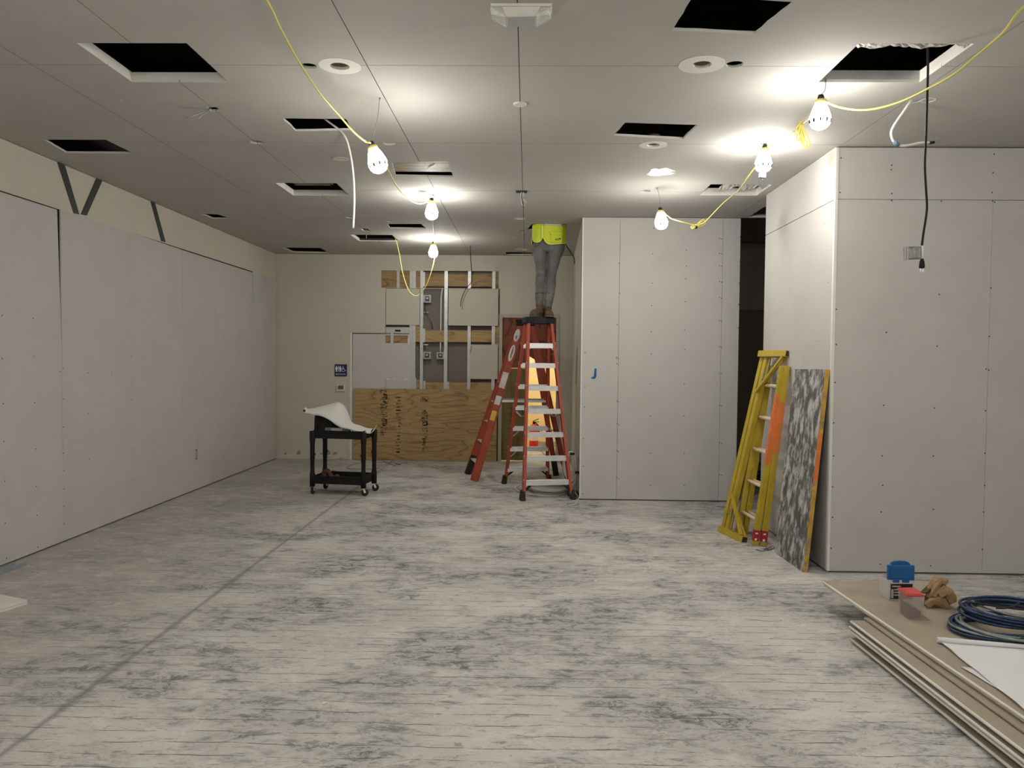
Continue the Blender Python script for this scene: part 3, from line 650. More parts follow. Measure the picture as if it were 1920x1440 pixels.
# ------------------------------------------------------------------ work lamps on two cords
def axis_mtx(a, b):
    z = (b-a).normalized(); x = V((1, 0, 0)); x = (x-z*x.dot(z)).normalized(); y = z.cross(x)
    m = Matrix((x, y, z)).transposed().to_4x4(); m.translation = a; return m
def work_lamp(hook, base, tip, label, cap=False, group=None):
    t = thing('work_lamp', label, 'lamp', base, group)
    m = axis_mtx(base, tip); ln = (tip-base).length; s = ln/0.2
    bm = BM(); prof = [(0.030, 0.028), (0.041, 0.05), (0.053, 0.08), (0.063, 0.112), (0.067, 0.135), (0.062, 0.163), (0.047, 0.185), (0.025, 0.197), (0, 0.2)]
    lathe(bm, [(r*s, z*s) for r, z in prof], 18, m); 
    for f in bm.faces:
        if (m.inverted() @ f.calc_center_median()).z < 0.115*s: f.material_index = 1
    mk('lamp_guard', bm, ['lamp_glow', 'lamp_glow_soft'], t, True)
    bm = BM(); lathe(bm, [(0.027*s, 0.012*s), (0.035*s, 0.014*s), (0.036*s, 0.03*s), (0.028*s, 0.034*s)], 18, m); mk('collar', bm, 'cord_yellow', t, True)
    bm = BM(); lathe(bm, [(0, -0.022*s), (0.016*s, -0.02*s), (0.021*s, -0.005*s), (0.023*s, 0.022*s), (0, 0.022*s)], 14, m); mk('socket', bm, 'black_plastic', t, True)
    bm = BM()
    for k in range(10):
        a = 2*math.pi*k/10; q = m @ Matrix.Rotation(a, 4, 'Z')
        for dz, w in ((0.15, 0.011),):
            beam(bm, q @ V((0.0675*s, 0, 0.138*s)), q @ V((0.0632*s, 0, 0.163*s)), w*s, 0.004*s, (q.to_3x3() @ V((0, 1, 0))))
    mk('guard_slots', bm, 'slot_shade', t)['kind'] = 'stuff'  # dark bars stand in for the shade inside the guard's open slots
    bm = BM(); top = m @ V((0, 0, -0.02*s)); mid = (top+hook)/2 + V((0.012, 0.0, -0.01)); tube(bm, spline([hook+V((0, 0, 0.012)), mid, top], 6), 0.0022, 6); mk('hanger_wire', bm, 'wire_steel', t, True)
    bm = BM(); lathe(bm, [(0, 0.012), (0.006, 0.012), (0.006, -0.012), (0, -0.014)], 8, Matrix.Translation(hook)); mk('ceiling_hook', bm, 'wire_steel', t)
    if cap:
        bm = BM(); q = m @ Matrix.Translation((0, 0, 0.2*s)); box(bm, (-0.026, -0.012, 0.006), (0.026, 0.012, 0.044), 0.003, q); box(bm, (-0.007, -0.006, 0.044), (0.007, 0.006, 0.06), 0.002, q); mk('plug_cap', bm, 'blue_grey', t)
    return t
LH = [(712, 183), (813, 365), (814, 447), (1548, 151), (1428, 269), (1232, 352)]
LB = [(697, 271), (809, 375), (813, 456), (1539, 184), (1434, 276), (1238, 393)]
LT = [(714, 324), (809.5, 412), (812, 483), (1537, 243), (1430, 323), (1241, 430)]
LL = ['lit caged work lamp tilted on the left yellow cord, before the wood-patched ceiling hole', 'lit caged work lamp on left yellow cord, beyond the wood-patched ceiling hole',
      'lit caged work lamp on left yellow cord, hanging above the open wall studs', 'lit caged work lamp below corner of the large ceiling hole with foil wrap',
      'lit caged work lamp with a small blue plug cap under it', 'lit caged work lamp hanging in front of the grey partition']
HK, BS, TP = [], [], []
for i in range(6):
    h = at(*LH[i], 2, HC); HK.append(h); b = at(*LB[i], 1, h.y); e = at(*LT[i], 1, h.y); BS.append(b); TP.append(e)
    work_lamp(h, b, e, LL[i], i == 4, 'caged work lamps on yellow cords')
# the strings go on behind the camera, added fill lamps beside them; the hallway has a lamp too
EXTRA = [(V((-1.25, 2.15, 3.16)), 'lit caged work lamp on left cord, outside the picture above the near floor'), (V((2.4, 2.2, 3.16)), 'lit caged work lamp on right cord, outside the picture above the drywall stack'),
         (V((-1.3, -0.9, 3.16)), 'lit caged work lamp on left cord, behind the camera'), (V((2.4, -0.9, 3.16)), 'lit caged work lamp on right cord, behind the camera'),
         (V((-3.3, 1.7, 3.15)), 'added fill lamp near the left wall, outside the picture'), (V((0.7, 0.6, 3.15)), 'added fill lamp above the camera'), (V((4.5, 2.3, 3.15)), 'added fill lamp beyond the right picture edge')]  # last three hang on no cord: unseen lamps added as fill
for p, l in EXTRA: work_lamp(V((p.x, p.y, HC)), p, p-V((0, 0, 0.2)), l, False, 'caged work lamps on yellow cords')
work_lamp(V((-0.7, 14.5, 2.8)), V((-0.7, 14.5, 2.62)), V((-0.7, 14.5, 2.42)), 'lit caged work lamp inside the hallway, hidden behind the plywood infill', False, 'caged work lamps on yellow cords')
p = V((0.9, 14.2, 2.62)); work_lamp(V((0.9, 14.2, 2.8)), p, p-V((0, 0, 0.2)), 'added second lamp brightening the hallway, hidden by the door frame', False, 'caged work lamps on yellow cords')  # second hall lamp, unseen, added to brighten the view through the doorway

def pxpath(L_): return [at(x, y, 1, d) for x, y, d in L_]
def cable(name, pts, r, m, label, cat, n=6, seg=8, parent=None, closed=False):
    bm = BM(); tube(bm, spline(pts, n), r, seg, closed); o = mk(name, bm, m, parent, True)
    if parent is None: tag(o, label, cat)
    return o
# left cord
pts = [V((-1.3, -0.9, 3.17)), V((-1.27, 0.6, 3.02)), V((-1.25, 2.1, 3.17)), V((-1.25, 2.65, 3.24)), V((-1.24, 3.2, 3.36))]
pts += pxpath([(500, 0, 3.62), (527, 55, 3.9), (562, 118, 4.2), (600, 175, 4.5), (635, 215, 4.8), (662, 246, 4.98), (685, 265, 5.1)]) + [BS[0]+V((0.0, 0.01, 0.004))]
pts += pxpath([(718, 300, 5.5), (731, 325, 5.95), (746, 352, 6.6), (766, 373, 7.3), (786, 382, 7.8)]) + [BS[1]+V((0, 0.01, 0))]
cable('light_cord', pts, 0.0062, 'cord_yellow', 'yellow cord carrying the left row of work lamps across the ceiling', 'cord', 6)
pts = [BS[1]+V((0, 0.02, 0)), at(811, 396, 1, 8.6), at(812, 425, 1, 9.6), at(814, 446, 1, 10.6), BS[2]+V((0.01, 0.01, 0.005))]
cable('light_cord', pts, 0.0055, 'cord_yellow', 'short yellow cord running from the middle lamp to the farthest lamp', 'cord', 6)
pts = [BS[2]+V((0.01, 0, 0))] + pxpath([(815, 480, 11.15), (811, 502, 11.15), (801, 532, 11.2), (787, 552, 11.25), (776, 554, 11.25), (765, 542, 11.3), (755, 512, 11.3), (749, 478, 11.3), (744, 456, 11.28), (741, 447, 11.25)]) + [V((at(741, 447, 1, 11.25).x, 11.25, HC+0.12))]
cable('light_cord', pts, 0.0062, 'cord_yellow', 'yellow cord looping down from the farthest lamp up into a ceiling hole', 'cord', 6)
# right cord
pts = [V((2.4, -0.9, 3.15)), V((2.4, 0.6, 3.0)), V((2.4, 2.2, 3.15)), V((2.41, 2.7, 3.24)), V((2.40, 3.15, 3.31))]
pts += pxpath([(1938, 0, 3.48), (1880, 62, 3.7), (1830, 105, 3.9), (1790, 138, 4.05), (1740, 166, 4.25), (1690, 190, 4.45), (1645, 203, 4.6), (1610, 206, 4.7), (1575, 201, 4.78), (1552, 192, 4.81)]) + [BS[3]+V((0.01, 0.01, 0))]
pts += pxpath([(1528, 208, 4.95), (1515, 224, 5.2), (1505, 232, 5.5)])
cable('light_cord', pts, 0.0062, 'cord_yellow', 'yellow cord carrying right row of lamps past the foil-wrapped ceiling hole', 'cord', 6)
pts = pxpath([(1504, 233, 5.5), (1488, 247, 5.6), (1468, 262, 5.85), (1450, 272, 6.1)]) + [BS[4]+V((0.01, 0.01, 0))]
pts += pxpath([(1424, 302, 6.4), (1405, 328, 6.6), (1385, 356, 6.9), (1356, 381, 7.3), (1330, 408, 7.6), (1318, 419, 7.65), (1302, 421, 7.7), (1280, 416, 7.7), (1258, 409, 7.74)]) + [BS[5]+V((0.01, 0.01, 0))]
cable('light_cord', pts, 0.0055, 'cord_yellow', 'yellow cord sagging between the two lamps nearest the grey partition', 'cord', 6)
# gathered loops of cord
def bundle(cx, cy, d, loops, label, nm='cord_bundle', r=0.0046):
    t = thing(nm, label, 'cord', at(cx, cy, 1, d))
    for k, L_ in enumerate(loops):
        bm = BM(); tube(bm, spline([at(cx+x, cy+y, 1, d+0.012*k) for x, y in L_], 6), r, 7); mk('cord_loop', bm, 'cord_yellow', t, True)
    bm = BM(); lathe(bm, [(0.016, -0.012), (0.02, -0.01), (0.02, 0.01), (0.016, 0.012)], 10, Matrix.Translation(at(cx, cy+2, 1, d+0.03))); mk('tie', bm, 'cord_yellow' if nm == 'cord_bundle' else 'black_plastic', t)
bundle(1501, 229, 5.5, [[(0, 0), (-8, 12), (-10, 22), (-4, 20), (1, 4)], [(0, 0), (-3, 14), (-7, 30), (-3, 34), (1, 16), (2, 2)], [(0, 0), (2, 20), (3, 40), (8, 47), (13, 46), (10, 34), (4, 14), (2, 2)], [(0, 0), (1, 18), (4, 34), (9, 46), (15, 48), (18, 42), (14, 28), (6, 12), (2, 2)], [(-1, 1), (-2, 14), (0, 32), (4, 40), (6, 30), (3, 12), (1, 2)]], 'gathered loops of yellow cord hanging between two lamps near the white block')
bundle(1304, 424, 7.65, [[(0, 0), (-5, -1), (-8, 2), (-5, 5), (0, 2)], [(0, 0), (-4, 2), (-6, 5), (-3, 5), (0, 1)], [(0, 0), (8, -8), (16, -13), (18, -4), (12, -1), (0, 1)], [(0, 0), (6, -4), (14, -10), (17, -8), (14, -4), (2, 0)]], 'small knotted bundle of yellow cord in front of the grey partition top', 'cord_knot', 0.0045)

# ------------------------------------------------------------------ things on the ceiling
t = thing('emergency_light', 'white emergency light with two clear lenses at the ceiling by the picture top', 'light fixture', V((-0.05, 3.8, HC-0.07)))
z1 = HC-0.062
n0, n1 = at(920, 7, 2, HC-0.004), at(1035, 6, 2, HC-0.004); n2, n3 = at(920, 13, 2, HC-0.014), at(1035, 12, 2, HC-0.014)
b0, b1 = at(949, 31, 2, z1), at(1004.5, 30, 2, z1); f0, f1 = at(951, 50, 2, z1), at(1004, 50, 2, z1)
yb = f0.y+0.012
bm = BM(); box(bm, (n0.x, n0.y, HC-0.014), (n1.x, yb+0.02, HC), 0.003); mk('back_plate', bm, 'fixture_white', t)
bm = BM(); i0, i1 = at(941, 12, 2, HC-0.014), at(1014, 11.5, 2, HC-0.014)
quad_box(bm, [V((b0.x, b0.y, z1)), V((b1.x, b1.y, z1)), V((f1.x, f1.y, z1)), V((f0.x, f0.y, z1)), V((i0.x, i0.y, HC-0.013)), V((i1.x, i1.y, HC-0.013)), V((i1.x, yb, HC-0.013)), V((i0.x, yb, HC-0.013))])
bmesh.ops.bevel(bm, geom=bm.edges[:], offset=0.003, segments=2, affect='EDGES'); mk('housing', bm, 'fixture_white', t)
bm = BM(); quad_box(bm, [V((b0.x+.004, b0.y+.003, z1-.002)), V((b1.x-.004, b1.y+.003, z1-.002)), V((f1.x-.004, f1.y-.003, z1-.002)), V((f0.x+.004, f0.y-.003, z1-.002)), V((b0.x+.004, b0.y+.003, z1+.001)), V((b1.x-.004, b1.y+.003, z1+.001)), V((f1.x-.004, f1.y-.003, z1+.001)), V((f0.x+.004, f0.y-.003, z1+.001))]); mk('bottom_panel', bm, 'label_grey', t)
for s, (A_, B_, Cn) in enumerate(((n2, b0, f0), (n3, b1, f1))):
    sg = -1 if s == 0 else 1
    bm = BM(); o0 = V((A_.x-0*sg, A_.y+0.004, HC-0.016)); i_ = V(((i0.x if s == 0 else i1.x), A_.y+0.01, HC-0.016))
    lens = [V((A_.x, b0.y-0.05, HC-0.016)), V((A_.x-sg*0.075, b0.y-0.01, z1+0.006)), V((B_.x+sg*0.004, b0.y, z1)), V((B_.x+sg*0.004, f0.y, z1)), V((A_.x-sg*0.06, f0.y-0.01, z1+0.006)), V((A_.x-sg*0.004, f0.y-0.02, HC-0.03)), V((A_.x, f0.y-0.06, HC-0.016))]
    # thin clear shell: outer sloped face, near face, far face
    t0, t1, c0, c1 = V((A_.x, A_.y+0.006, HC-0.016)), V((A_.x-sg*0.006, f0.y-0.02, HC-0.016)), V((B_.x+sg*0.004, B_.y+0.002, z1)), V((B_.x+sg*0.004, f0.y, z1))
    m0, m1 = t0+V((-sg*0.004, 0.004, -0.026)), t1+V((-sg*0.01, 0, -0.026))
    up0, up1 = V((i_.x, A_.y+0.01, HC-0.016)), V((i_.x, f0.y, HC-0.016))
    v = [bm.verts.new(p_) for p_ in (t0, t1, m0, m1, c0, c1, up0, up1)]
    for f in ((0, 2, 3, 1), (2, 4, 5, 3), (0, 6, 4, 2), (1, 3, 5, 7)): bm.faces.new([v[k] for k in f])
    o = mk('clear_lens', bm, 'clear_lens', t); solid(o, 0.003)
    bm = BM()
    for a_, b_ in ((t0, c0), (m0, c0), (m1, c1), (t0, m0), (m0, m1)): tube(bm, [a_, b_], 0.0022, 6)
    mk('lens_rim', bm, 'sticker_white', t)
    bm = BM(); lathe(bm, [(0.0, -0.03), (0.018, -0.022), (0.022, 0)], 12, Matrix.Translation(V(((A_.x+i_.x)/2, (A_.y+f0.y)/2, HC-0.016)))); mk('lamp_head', bm, 'aluminium', t, True)
def disc(px, py, r, h, m, label, nm='ceiling_cover_plate'):
    c = at(px, py, 2, HC); bm = BM(); lathe(bm, [(0, -h), (r*0.9, -h), (r, -h*0.55), (r, 0), (0, 0)], 22, Matrix.Translation((c.x, c.y, HC-0.0005))); return tag(mk(nm, bm, m, None, False), label, 'cover plate', 'round ceiling cover plates')
disc(975, 194, 0.045, 0.012, 'fixture_white', 'round white cover plate on ceiling joint beyond the emergency light')
disc(215, 188, 0.05, 0.003, 'ceiling_paint', 'faint round cover plate on ceiling below the left square hole')
disc(655, 460, 0.05, 0.004, 'ceiling_paint', 'faint round cover plate beyond the wired square ceiling hole')
disc(978, 412, 0.06, 0.004, 'fixture_white', 'flat round cover plate beyond the junction box wires') if False else None
c = at(640, 298, 2, HC); t = thing('ceiling_bracket', 'small round white ceiling disc with a bracket, near the hanging grey cable', 'cover plate', V((c.x, c.y, HC-0.012)))
bm = BM(); lathe(bm, [(0, -0.003), (0.07, -0.003), (0.07, 0), (0, 0)], 22, Matrix.Translation((c.x, c.y, HC-0.0005))); mk('disc', bm, 'fixture_white', t)
bm = BM(); beam(bm, (c.x-0.03, c.y, HC-0.008), (c.x+0.03, c.y+0.01, HC-0.008), 0.012, 0.01); mk('bracket', bm, 'cord_grey', t)
# junction box wires on the middle ceiling joint
c = at(978, 359, 2, HC); t = thing('junction_box', 'junction box with loose wire ends on ceiling joint before the man', 'junction box', V((c.x, c.y, HC-0.01)))
bm = BM(); box(bm, (c.x-0.055, c.y-0.05, HC-0.006), (c.x+0.055, c.y+0.05, HC+0.05)); mk('box', bm, 'steel_dark', t)
for dx, dy, m, q in ((0.0, 0.0, 'cord_white', 26), (0.008, 0.004, 'wire_black', 31), (0.016, 0, 'cord_grey', 30), (0.02, 0.004, 'cord_white', 22)):
    bm = BM(); e = at(979+dx*400, 359+q, 1, c.y); tube(bm, spline([V((c.x+dx, c.y+dy, HC)), V((c.x+dx-0.008, c.y, HC-0.06)), e], 5), 0.003, 6); mk('wire_end', bm, m, t, True)
bm = BM(); tube(bm, [at(976, 371, 1, c.y-0.01), at(988, 371.5, 1, c.y-0.01)], 0.004, 6); mk('clip', bm, 'wire_steel', t)
# wires from the small square hole on the left
c = at(396, 206, 2, HC); t = thing('loose_wires', 'two short loose wires curling from the small left ceiling slot', 'wire', V((c.x, c.y, HC-0.05)))
for L_ in ([(396, 206, 5.40), (383, 210, 5.35), (368, 215, 5.3), (358, 219, 5.28), (348, 222, 5.27)], [(397, 207, 5.40), (388, 211, 5.36), (379, 216, 5.33), (373, 222, 5.32)]):
    bm = BM(); P = pxpath(L_); P[0].z = HC+0.02; tube(bm, spline(P, 5), 0.0035, 6); mk('wire', bm, 'wire_steel', t, True)
# rod dropping from the little hole by F
bm = BM(); p = at(685, 431, 2, HC); tube(bm, [V((p.x, p.y, HC+0.2)), at(687, 447, 1, p.y)], 0.006, 6); tag(mk('threaded_rod', bm, 'wire_steel'), 'short grey rod hanging from the small square ceiling hole', 'rod')
# grey-white cable out of opening C
P = pxpath([(636, 243, 5.84), (643, 250, 5.83), (650, 262, 5.82), (656, 283, 5.82), (661, 312, 5.8), (664, 345, 5.8), (664.5, 385, 5.8), (662.5, 428, 5.8)]); P.insert(0, P[0]+V((-0.12, 0.03, 0.09)))
cable('hanging_cable', P, 0.0075, 'cord_white', 'grey-white flexible cable hanging from a slot beside the left tilted lamp', 'cable')
# armoured whip with blue tape at right
c = at(1704, 190, 2, HC)
t = thing('cable_whip', 'white armoured cable loop with blue tape hanging above the right block', 'cable', V((c.x, c.y, HC-0.3)))
bm = BM(); P = [V((c.x+0.03, c.y, HC+0.01))]+pxpath([(1704, 195, 5.15), (1692, 212, 5.15), (1677, 234, 5.15), (1671, 248, 5.16), (1674, 262, 5.18), (1684, 272, 5.2), (1700, 273, 5.22), (1725, 268, 5.26), (1742, 267, 5.28)])
tube(bm, spline(P, 6), 0.0085, 8); mk('cable_sleeve', bm, 'cord_white', t, True)
bm = BM(); tube(bm, pxpath([(1676, 264, 5.18), (1684, 272.5, 5.2)]), 0.0125, 8); mk('blue_tape', bm, 'blue_grey', t, True)
bm = BM(); tube(bm, pxpath([(1743, 268, 5.28), (1751, 267, 5.29)]), 0.009, 7); mk('connector', bm, 'black_plastic', t, True)
for q in ([(1750, 267, 5.29), (1755, 264, 5.3), (1756, 258, 5.3)], [(1750, 268, 5.29), (1758, 268, 5.3), (1759, 267, 5.3)]):
    bm = BM(); tube(bm, spline(pxpath(q), 4), 0.002, 5); mk('wire_end', bm, 'wire_steel', t, True)
bm = BM(); c2 = at(1740, 188, 2, HC); tube(bm, spline([V((c2.x-0.04, c2.y, HC+0.005)), V((c.x+0.06, c.y, HC-0.004)), V((c.x, c.y, HC-0.01))], 5), 0.004, 6); mk('lead', bm, 'cord_white', t, True)
# black plug cord from opening K
t = thing('plug_cord', 'black power cord with plug and warning tag hanging from foil-wrapped ceiling hole', 'cord', at(1728, 505, 1, 4.34))
bm = BM(); P = [V((at(1739, 80, 1, 4.34).x, 4.34, HC+0.35))]+pxpath([(1739.5, 84, 4.34), (1740, 125, 4.34), (1739, 165, 4.34), (1737.5, 215, 4.34), (1736, 262, 4.34), (1734, 310, 4.34), (1736, 352, 4.34), (1738, 388, 4.34), (1735, 415, 4.34), (1731, 440, 4.34), (1728, 468, 4.34), (1728.5, 486, 4.34)])
tube(bm, spline(P, 6), 0.0064, 8); mk('cord', bm, 'black_plastic', t, True)
a, b = at(1728.5, 484, 1, 4.34), at(1728.5, 503, 1, 4.34); m = axis_mtx(a, b); bm = BM(); lathe(bm, [(0, -0.004), (0.008, -0.002), (0.009, 0.01), (0.013, 0.02), (0.0155, 0.05), (0.012, 0.056), (0, 0.056)], 12, m); mk('plug', bm, 'black_plastic', t, True)
for dx in (-0.007, 0.007):
    bm = BM(); box(bm, (dx-0.002, -0.004, 0.055), (dx+0.002, 0.004, 0.075), 0, m); mk('prong', bm, 'aluminium', t)
bm = BM(); tube(bm, pxpath([(1728.2, 461, 4.335), (1728.5, 485, 4.335)]), 0.009, 8); mk('tag_sleeve', bm, 'cord_white', t, True)
rows = []
for j in range(7):
    q = j/6; rows.append([at(1694+x+(0.6*q if i == 0 else 0), 463+24.5*q-1.5*x/34, 1, 4.335-0.012*math.sin(x*0.25)*(x/34)) for i, x in enumerate((0, 6, 12, 18, 24, 28, 31, 34))])
bm = BM(); grid(bm, rows); o = mk('warning_tag', bm, 'tag_silver', t, True); solid(o, 0.0008)
for x0, x1, m in ((1700.5, 1703.2, 'label_grey'), (1695, 1699.5, 'cord_grey')):
    bm = BM(); quad_box(bm, [at(x0, 487, 1, 4.329), at(x1, 487, 1, 4.329), at(x1, 487, 1, 4.331), at(x0, 487, 1, 4.331), at(x0, 463.5, 1, 4.329), at(x1, 463.5, 1, 4.329), at(x1, 463.5, 1, 4.331), at(x0, 463.5, 1, 4.331)]); mk('tag_stripe', bm, m, t)

# ------------------------------------------------------------------ left wall braces
for i, (a, b, c_, d, l) in enumerate((((107, 303), (121, 310), (148, 402), (138, 400), 'black diagonal strap on left wall, near arm of the V'), ((180, 334.5), (191, 339), (162, 404), (151, 402), 'black diagonal strap on left wall, far arm of the V'), ((282, 376), (290, 380), (310, 454), (302, 452), 'single black diagonal strap high on left wall, beyond the V'))):
    P = [at(*q, 0, XL-0.0135) for q in (a, b, c_, d)]
    for k in (0, 1): P[k].z = min(P[k].z, HC-0.005)
    bm = BM(); prism(bm, [(q.y, q.z) for q in P], lambda u, v, w: V((XL-0.0135+w, u, v)), 0.005); tag(mk('wall_strap', bm, 'steel_dark'), l, 'strap', 'black diagonal wall straps')

# ------------------------------------------------------------------ things on the back wall
def pxb(nm, x0, y0, x1, y1, d0, d1, m, par, bev=0.0):
    return bbox_px(nm, x0, y0, x1, y1, d0, d1, m, bev, par)
t = thing('restroom_sign', 'navy restroom sign with white figures on the beige back wall', 'sign', V((bp(639, 706)[0], YB-0.01, bp(639, 706)[1])))
pxb('sign_plate', 627.8, 683, 650.6, 705.6, -0.012, -0.001, 'sign_blue', t, 0.002)
k = 0.00886
def sg(u, v):  # sign coordinates in photo pixels
    return bp(u, v)
def sprism(bm, poly): prism(bm, [sg(*q) for q in poly], lambda u, v, w: V((u, YB-0.0125-w, v)), 0.0015)
def sdisc(bm, cx, cy, r): sprism(bm, [(cx+r*math.cos(2*math.pi*i/14), cy+r*math.sin(2*math.pi*i/14)) for i in range(14)])
bm = BM(); sdisc(bm, 631.2, 686.8, 0.95); sprism(bm, [(629.6, 688), (632.8, 688), (633.3, 692.5), (632.4, 692.5), (632.3, 697), (630.1, 697), (630, 692.5), (629.1, 692.5)]); mk('woman_symbol', bm, 'sign_white', t)
bm = BM(); sprism(bm, [(634.2, 686), (635.3, 686), (635.3, 697), (634.2, 697)]); mk('divider_line', bm, 'sign_white', t)
bm = BM(); sdisc(bm, 638.2, 686.8, 0.95); sprism(bm, [(636.4, 688), (640, 688), (640.2, 692.5), (639.5, 692.5), (639.3, 697), (637.1, 697), (636.9, 692.5), (636.2, 692.5)]); mk('man_symbol', bm, 'sign_white', t)
bm = BM(); sdisc(bm, 643.4, 687.6, 0.9)
for P in ([(643.0, 689), (643.4, 692.3), (646.4, 692.5), (647.6, 695.4), (649, 695)], [(643.3, 690.4), (645.6, 690.4)]):
    tube(bm, [V((bp(*q)[0], YB-0.0135, bp(*q)[1])) for q in P], 0.0045, 5)
tube(bm, [V((bp(643.7+2.9*math.cos(a), 693.8+2.9*math.sin(a))[0], YB-0.0135, bp(643.7+2.9*math.cos(a), 693.8+2.9*math.sin(a))[1])) for a in [math.radians(-120-i*15) for i in range(15)]], 0.004, 5); mk('wheelchair_symbol', bm, 'sign_white', t)
bm = BM(); x, z = bp(639, 701.8); text_bm(bm, 'RESTROOMS', 0.030, Matrix.Translation((x, YB-0.013, z)) @ Matrix.Rotation(math.pi/2, 4, 'X')); mk('lettering', bm, 'sign_white', t)
t = thing('thermostat', 'small off-white thermostat with grey screen below the restroom sign', 'thermostat', V((bp(640, 734)[0], YB, bp(640, 734)[1])))
pxb('case', 631.3, 721, 647.5, 734, -0.03, -0.001, 'thermo', t, 0.012); pxb('screen', 634.6, 722.8, 644.8, 729.8, -0.032, -0.028, 'thermo_screen', t)
# plywood sheet standing at the foot
t = thing('plywood_sheet', 'large plywood sheet with ink stamps standing against the open stud wall', 'plywood', V((bp(797, 863)[0], YB-0.03, 0)))
a = br(664, 728, 931, 866); bm = BM(); box(bm, (a[0], YB-0.045, 0.004), (a[2], YB-0.018, a[3]), 0.002); mk('sheet', bm, 'plywood', t)
def stamp(px, py, s, size, rot, m='stamp_ink', nm='ink_stamp'):
    x, z = bp(px, py); bm = BM(); text_bm(bm, s, size, Matrix.Translation((x, YB-0.0455, z)) @ Matrix.Rotation(math.pi/2, 4, 'X') @ Matrix.Rotation(rot, 4, 'Z'), 0.0006); return mk(nm, bm, m, t)
stamp(797, 803, 'APA', 0.055, math.pi)
def ink_rows(x0, x1, y0, y1, n, m, seed):
    rr = random.Random(seed); bm = BM()
    for i in range(n):
        y = y0+(y1-y0)*(i+.5)/n
        for k in range(rr.randint(2, 4)):
            xa = rr.uniform(x0, x1-2); xb = min(x1, xa+rr.uniform(1.5, 6)); h = rr.uniform(0.5, 1.3)
            (ax, az), (bx_, bz) = bp(xa, y+h), bp(xb, y-h); box(bm, (ax, YB-0.0462, az), (bx_, YB-0.0452, bz))
    return mk('ink_marks', bm, m, t)
ink_rows(713, 727, 730, 768, 14, 'stamp_ink', 1); ink_rows(714, 727, 772, 816, 13, 'stamp_ink', 2); ink_rows(790, 803, 768, 785, 7, 'stamp_faint', 3); ink_rows(790, 803, 786, 798, 6, 'stamp_ink', 4); ink_rows(791, 803, 806, 846, 11, 'stamp_faint', 5); ink_rows(742, 752, 742, 850, 18, 'stamp_faint', 6)
bm = BM()
for x0, y0, x1, y1 in ((790, 743.5, 804, 744.1), (790, 752.4, 804, 753), (790, 743.5, 790.6, 753), (803.4, 743.5, 804, 753)):
    a, b = bp(x0, y1), bp(x1, y0); box(bm, (a[0], YB-0.0462, a[1]), (b[0], YB-0.0452, b[1]))
mk('stamp_frame', bm, 'stamp_ink', t)
ink_rows(792, 802, 745, 752, 3, 'stamp_ink', 8)
# electrical boxes in the stud bays with their conduits
for (x0, y0, x1, y1, l) in ((793.5, 552.5, 808, 567.5, 'steel electrical box in the upper open stud bay'), (792.5, 659.5, 808, 673.5, 'steel electrical box in lower stud bay, the left one of the pair'), (818, 660, 833, 673.5, 'steel electrical box in lower stud bay, the right one of the pair')):
    a = br(x0, y0, x1, y1); t = thing('electrical_box', l, 'electrical box', V(((a[0]+a[2])/2, YB+0.03, a[1])), 'steel boxes in the stud bays')
    pxb('box', x0, y0, x1, y1, 0.02, 0.06, 'box_steel', t, 0.004); w = (x1-x0)*0.24; h = (y1-y0)*0.2
    pxb('opening', x0+w, y0+h, x1-w, y1-h, 0.016, 0.022, 'steel_dark', t); pxb('device', x0+w*1.5, y0+h*1.6, x1-w*1.5, y1-h*2.2, 0.012, 0.018, 'wire_steel', t)
def wcable(L_, r, m, l, nm='conduit', cat='conduit', d=0.06):
    return cable(nm, [at(x, y, 1, YB+d) for x, y in L_], r, m, l, cat, 5, 7)
wcable([(830, 540), (828.5, 548), (827.2, 560), (826.8, 590), (826.5, 622)], 0.014, 'white_trim', 'thin white conduit in the upper open stud bay', d=0.09)
wcable([(826, 641), (826, 661)], 0.012, 'white_trim', 'short white conduit above the right lower electrical box', d=0.05)
wcable([(796.5, 567), (797, 577), (799, 588), (804, 597), (809, 605), (811.5, 617)], 0.005, 'wire_black', 'thin black wire below the upper electrical box', 'wire', 'wire', 0.06)
wcable([(801, 647), (800.5, 659)], 0.006, 'wire_steel', 'short wire above the left lower electrical box', 'wire', 'wire', 0.05)
wcable([(794, 585.5), (804, 586)], 0.011, 'cord_grey', 'short grey pipe stub crossing the upper stud bay', 'pipe_stub', 'pipe', 0.07)
wcable([(794, 646.5), (803, 646.3)], 0.011, 'white_trim', 'short white pipe stub in the lower stud bay', 'pipe_stub', 'pipe', 0.05)
wcable([(884, 648), (882.5, 655), (881.5, 661)], 0.014, 'cord_grey', 'bent grey bracket beside the lower painted board', 'bracket', 'bracket', 0.0)
# thin dark drop wire in front of the studs
cable('drop_wire', [V((at(882, 459, 1, 11.73).x, 11.73, HC+0.02))]+pxpath([(882, 466, 11.8), (883, 490, 12.0), (884.5, 510, 12.3), (884.5, 522, 12.6), (884, 529, 12.7), (874, 541, 12.72), (868, 553, 12.72), (864.5, 565, 12.72), (863.5, 574, 12.72)]), 0.006, 'wire_black', 'thin black wire dropping from ceiling in front of the open studs', 'wire')
cable('drop_wire', [V((0.45, 10.2, HC+0.25)), V((0.455, 10.24, HC+0.02))]+pxpath([(1060, 455, 10.4), (1066, 467, 10.5), (1072, 476, 10.6), (1076, 483, 10.7), (1077.5, 495, 10.75)]), 0.007, 'wire_black', 'black wire beside the man running to the partition', 'wire')
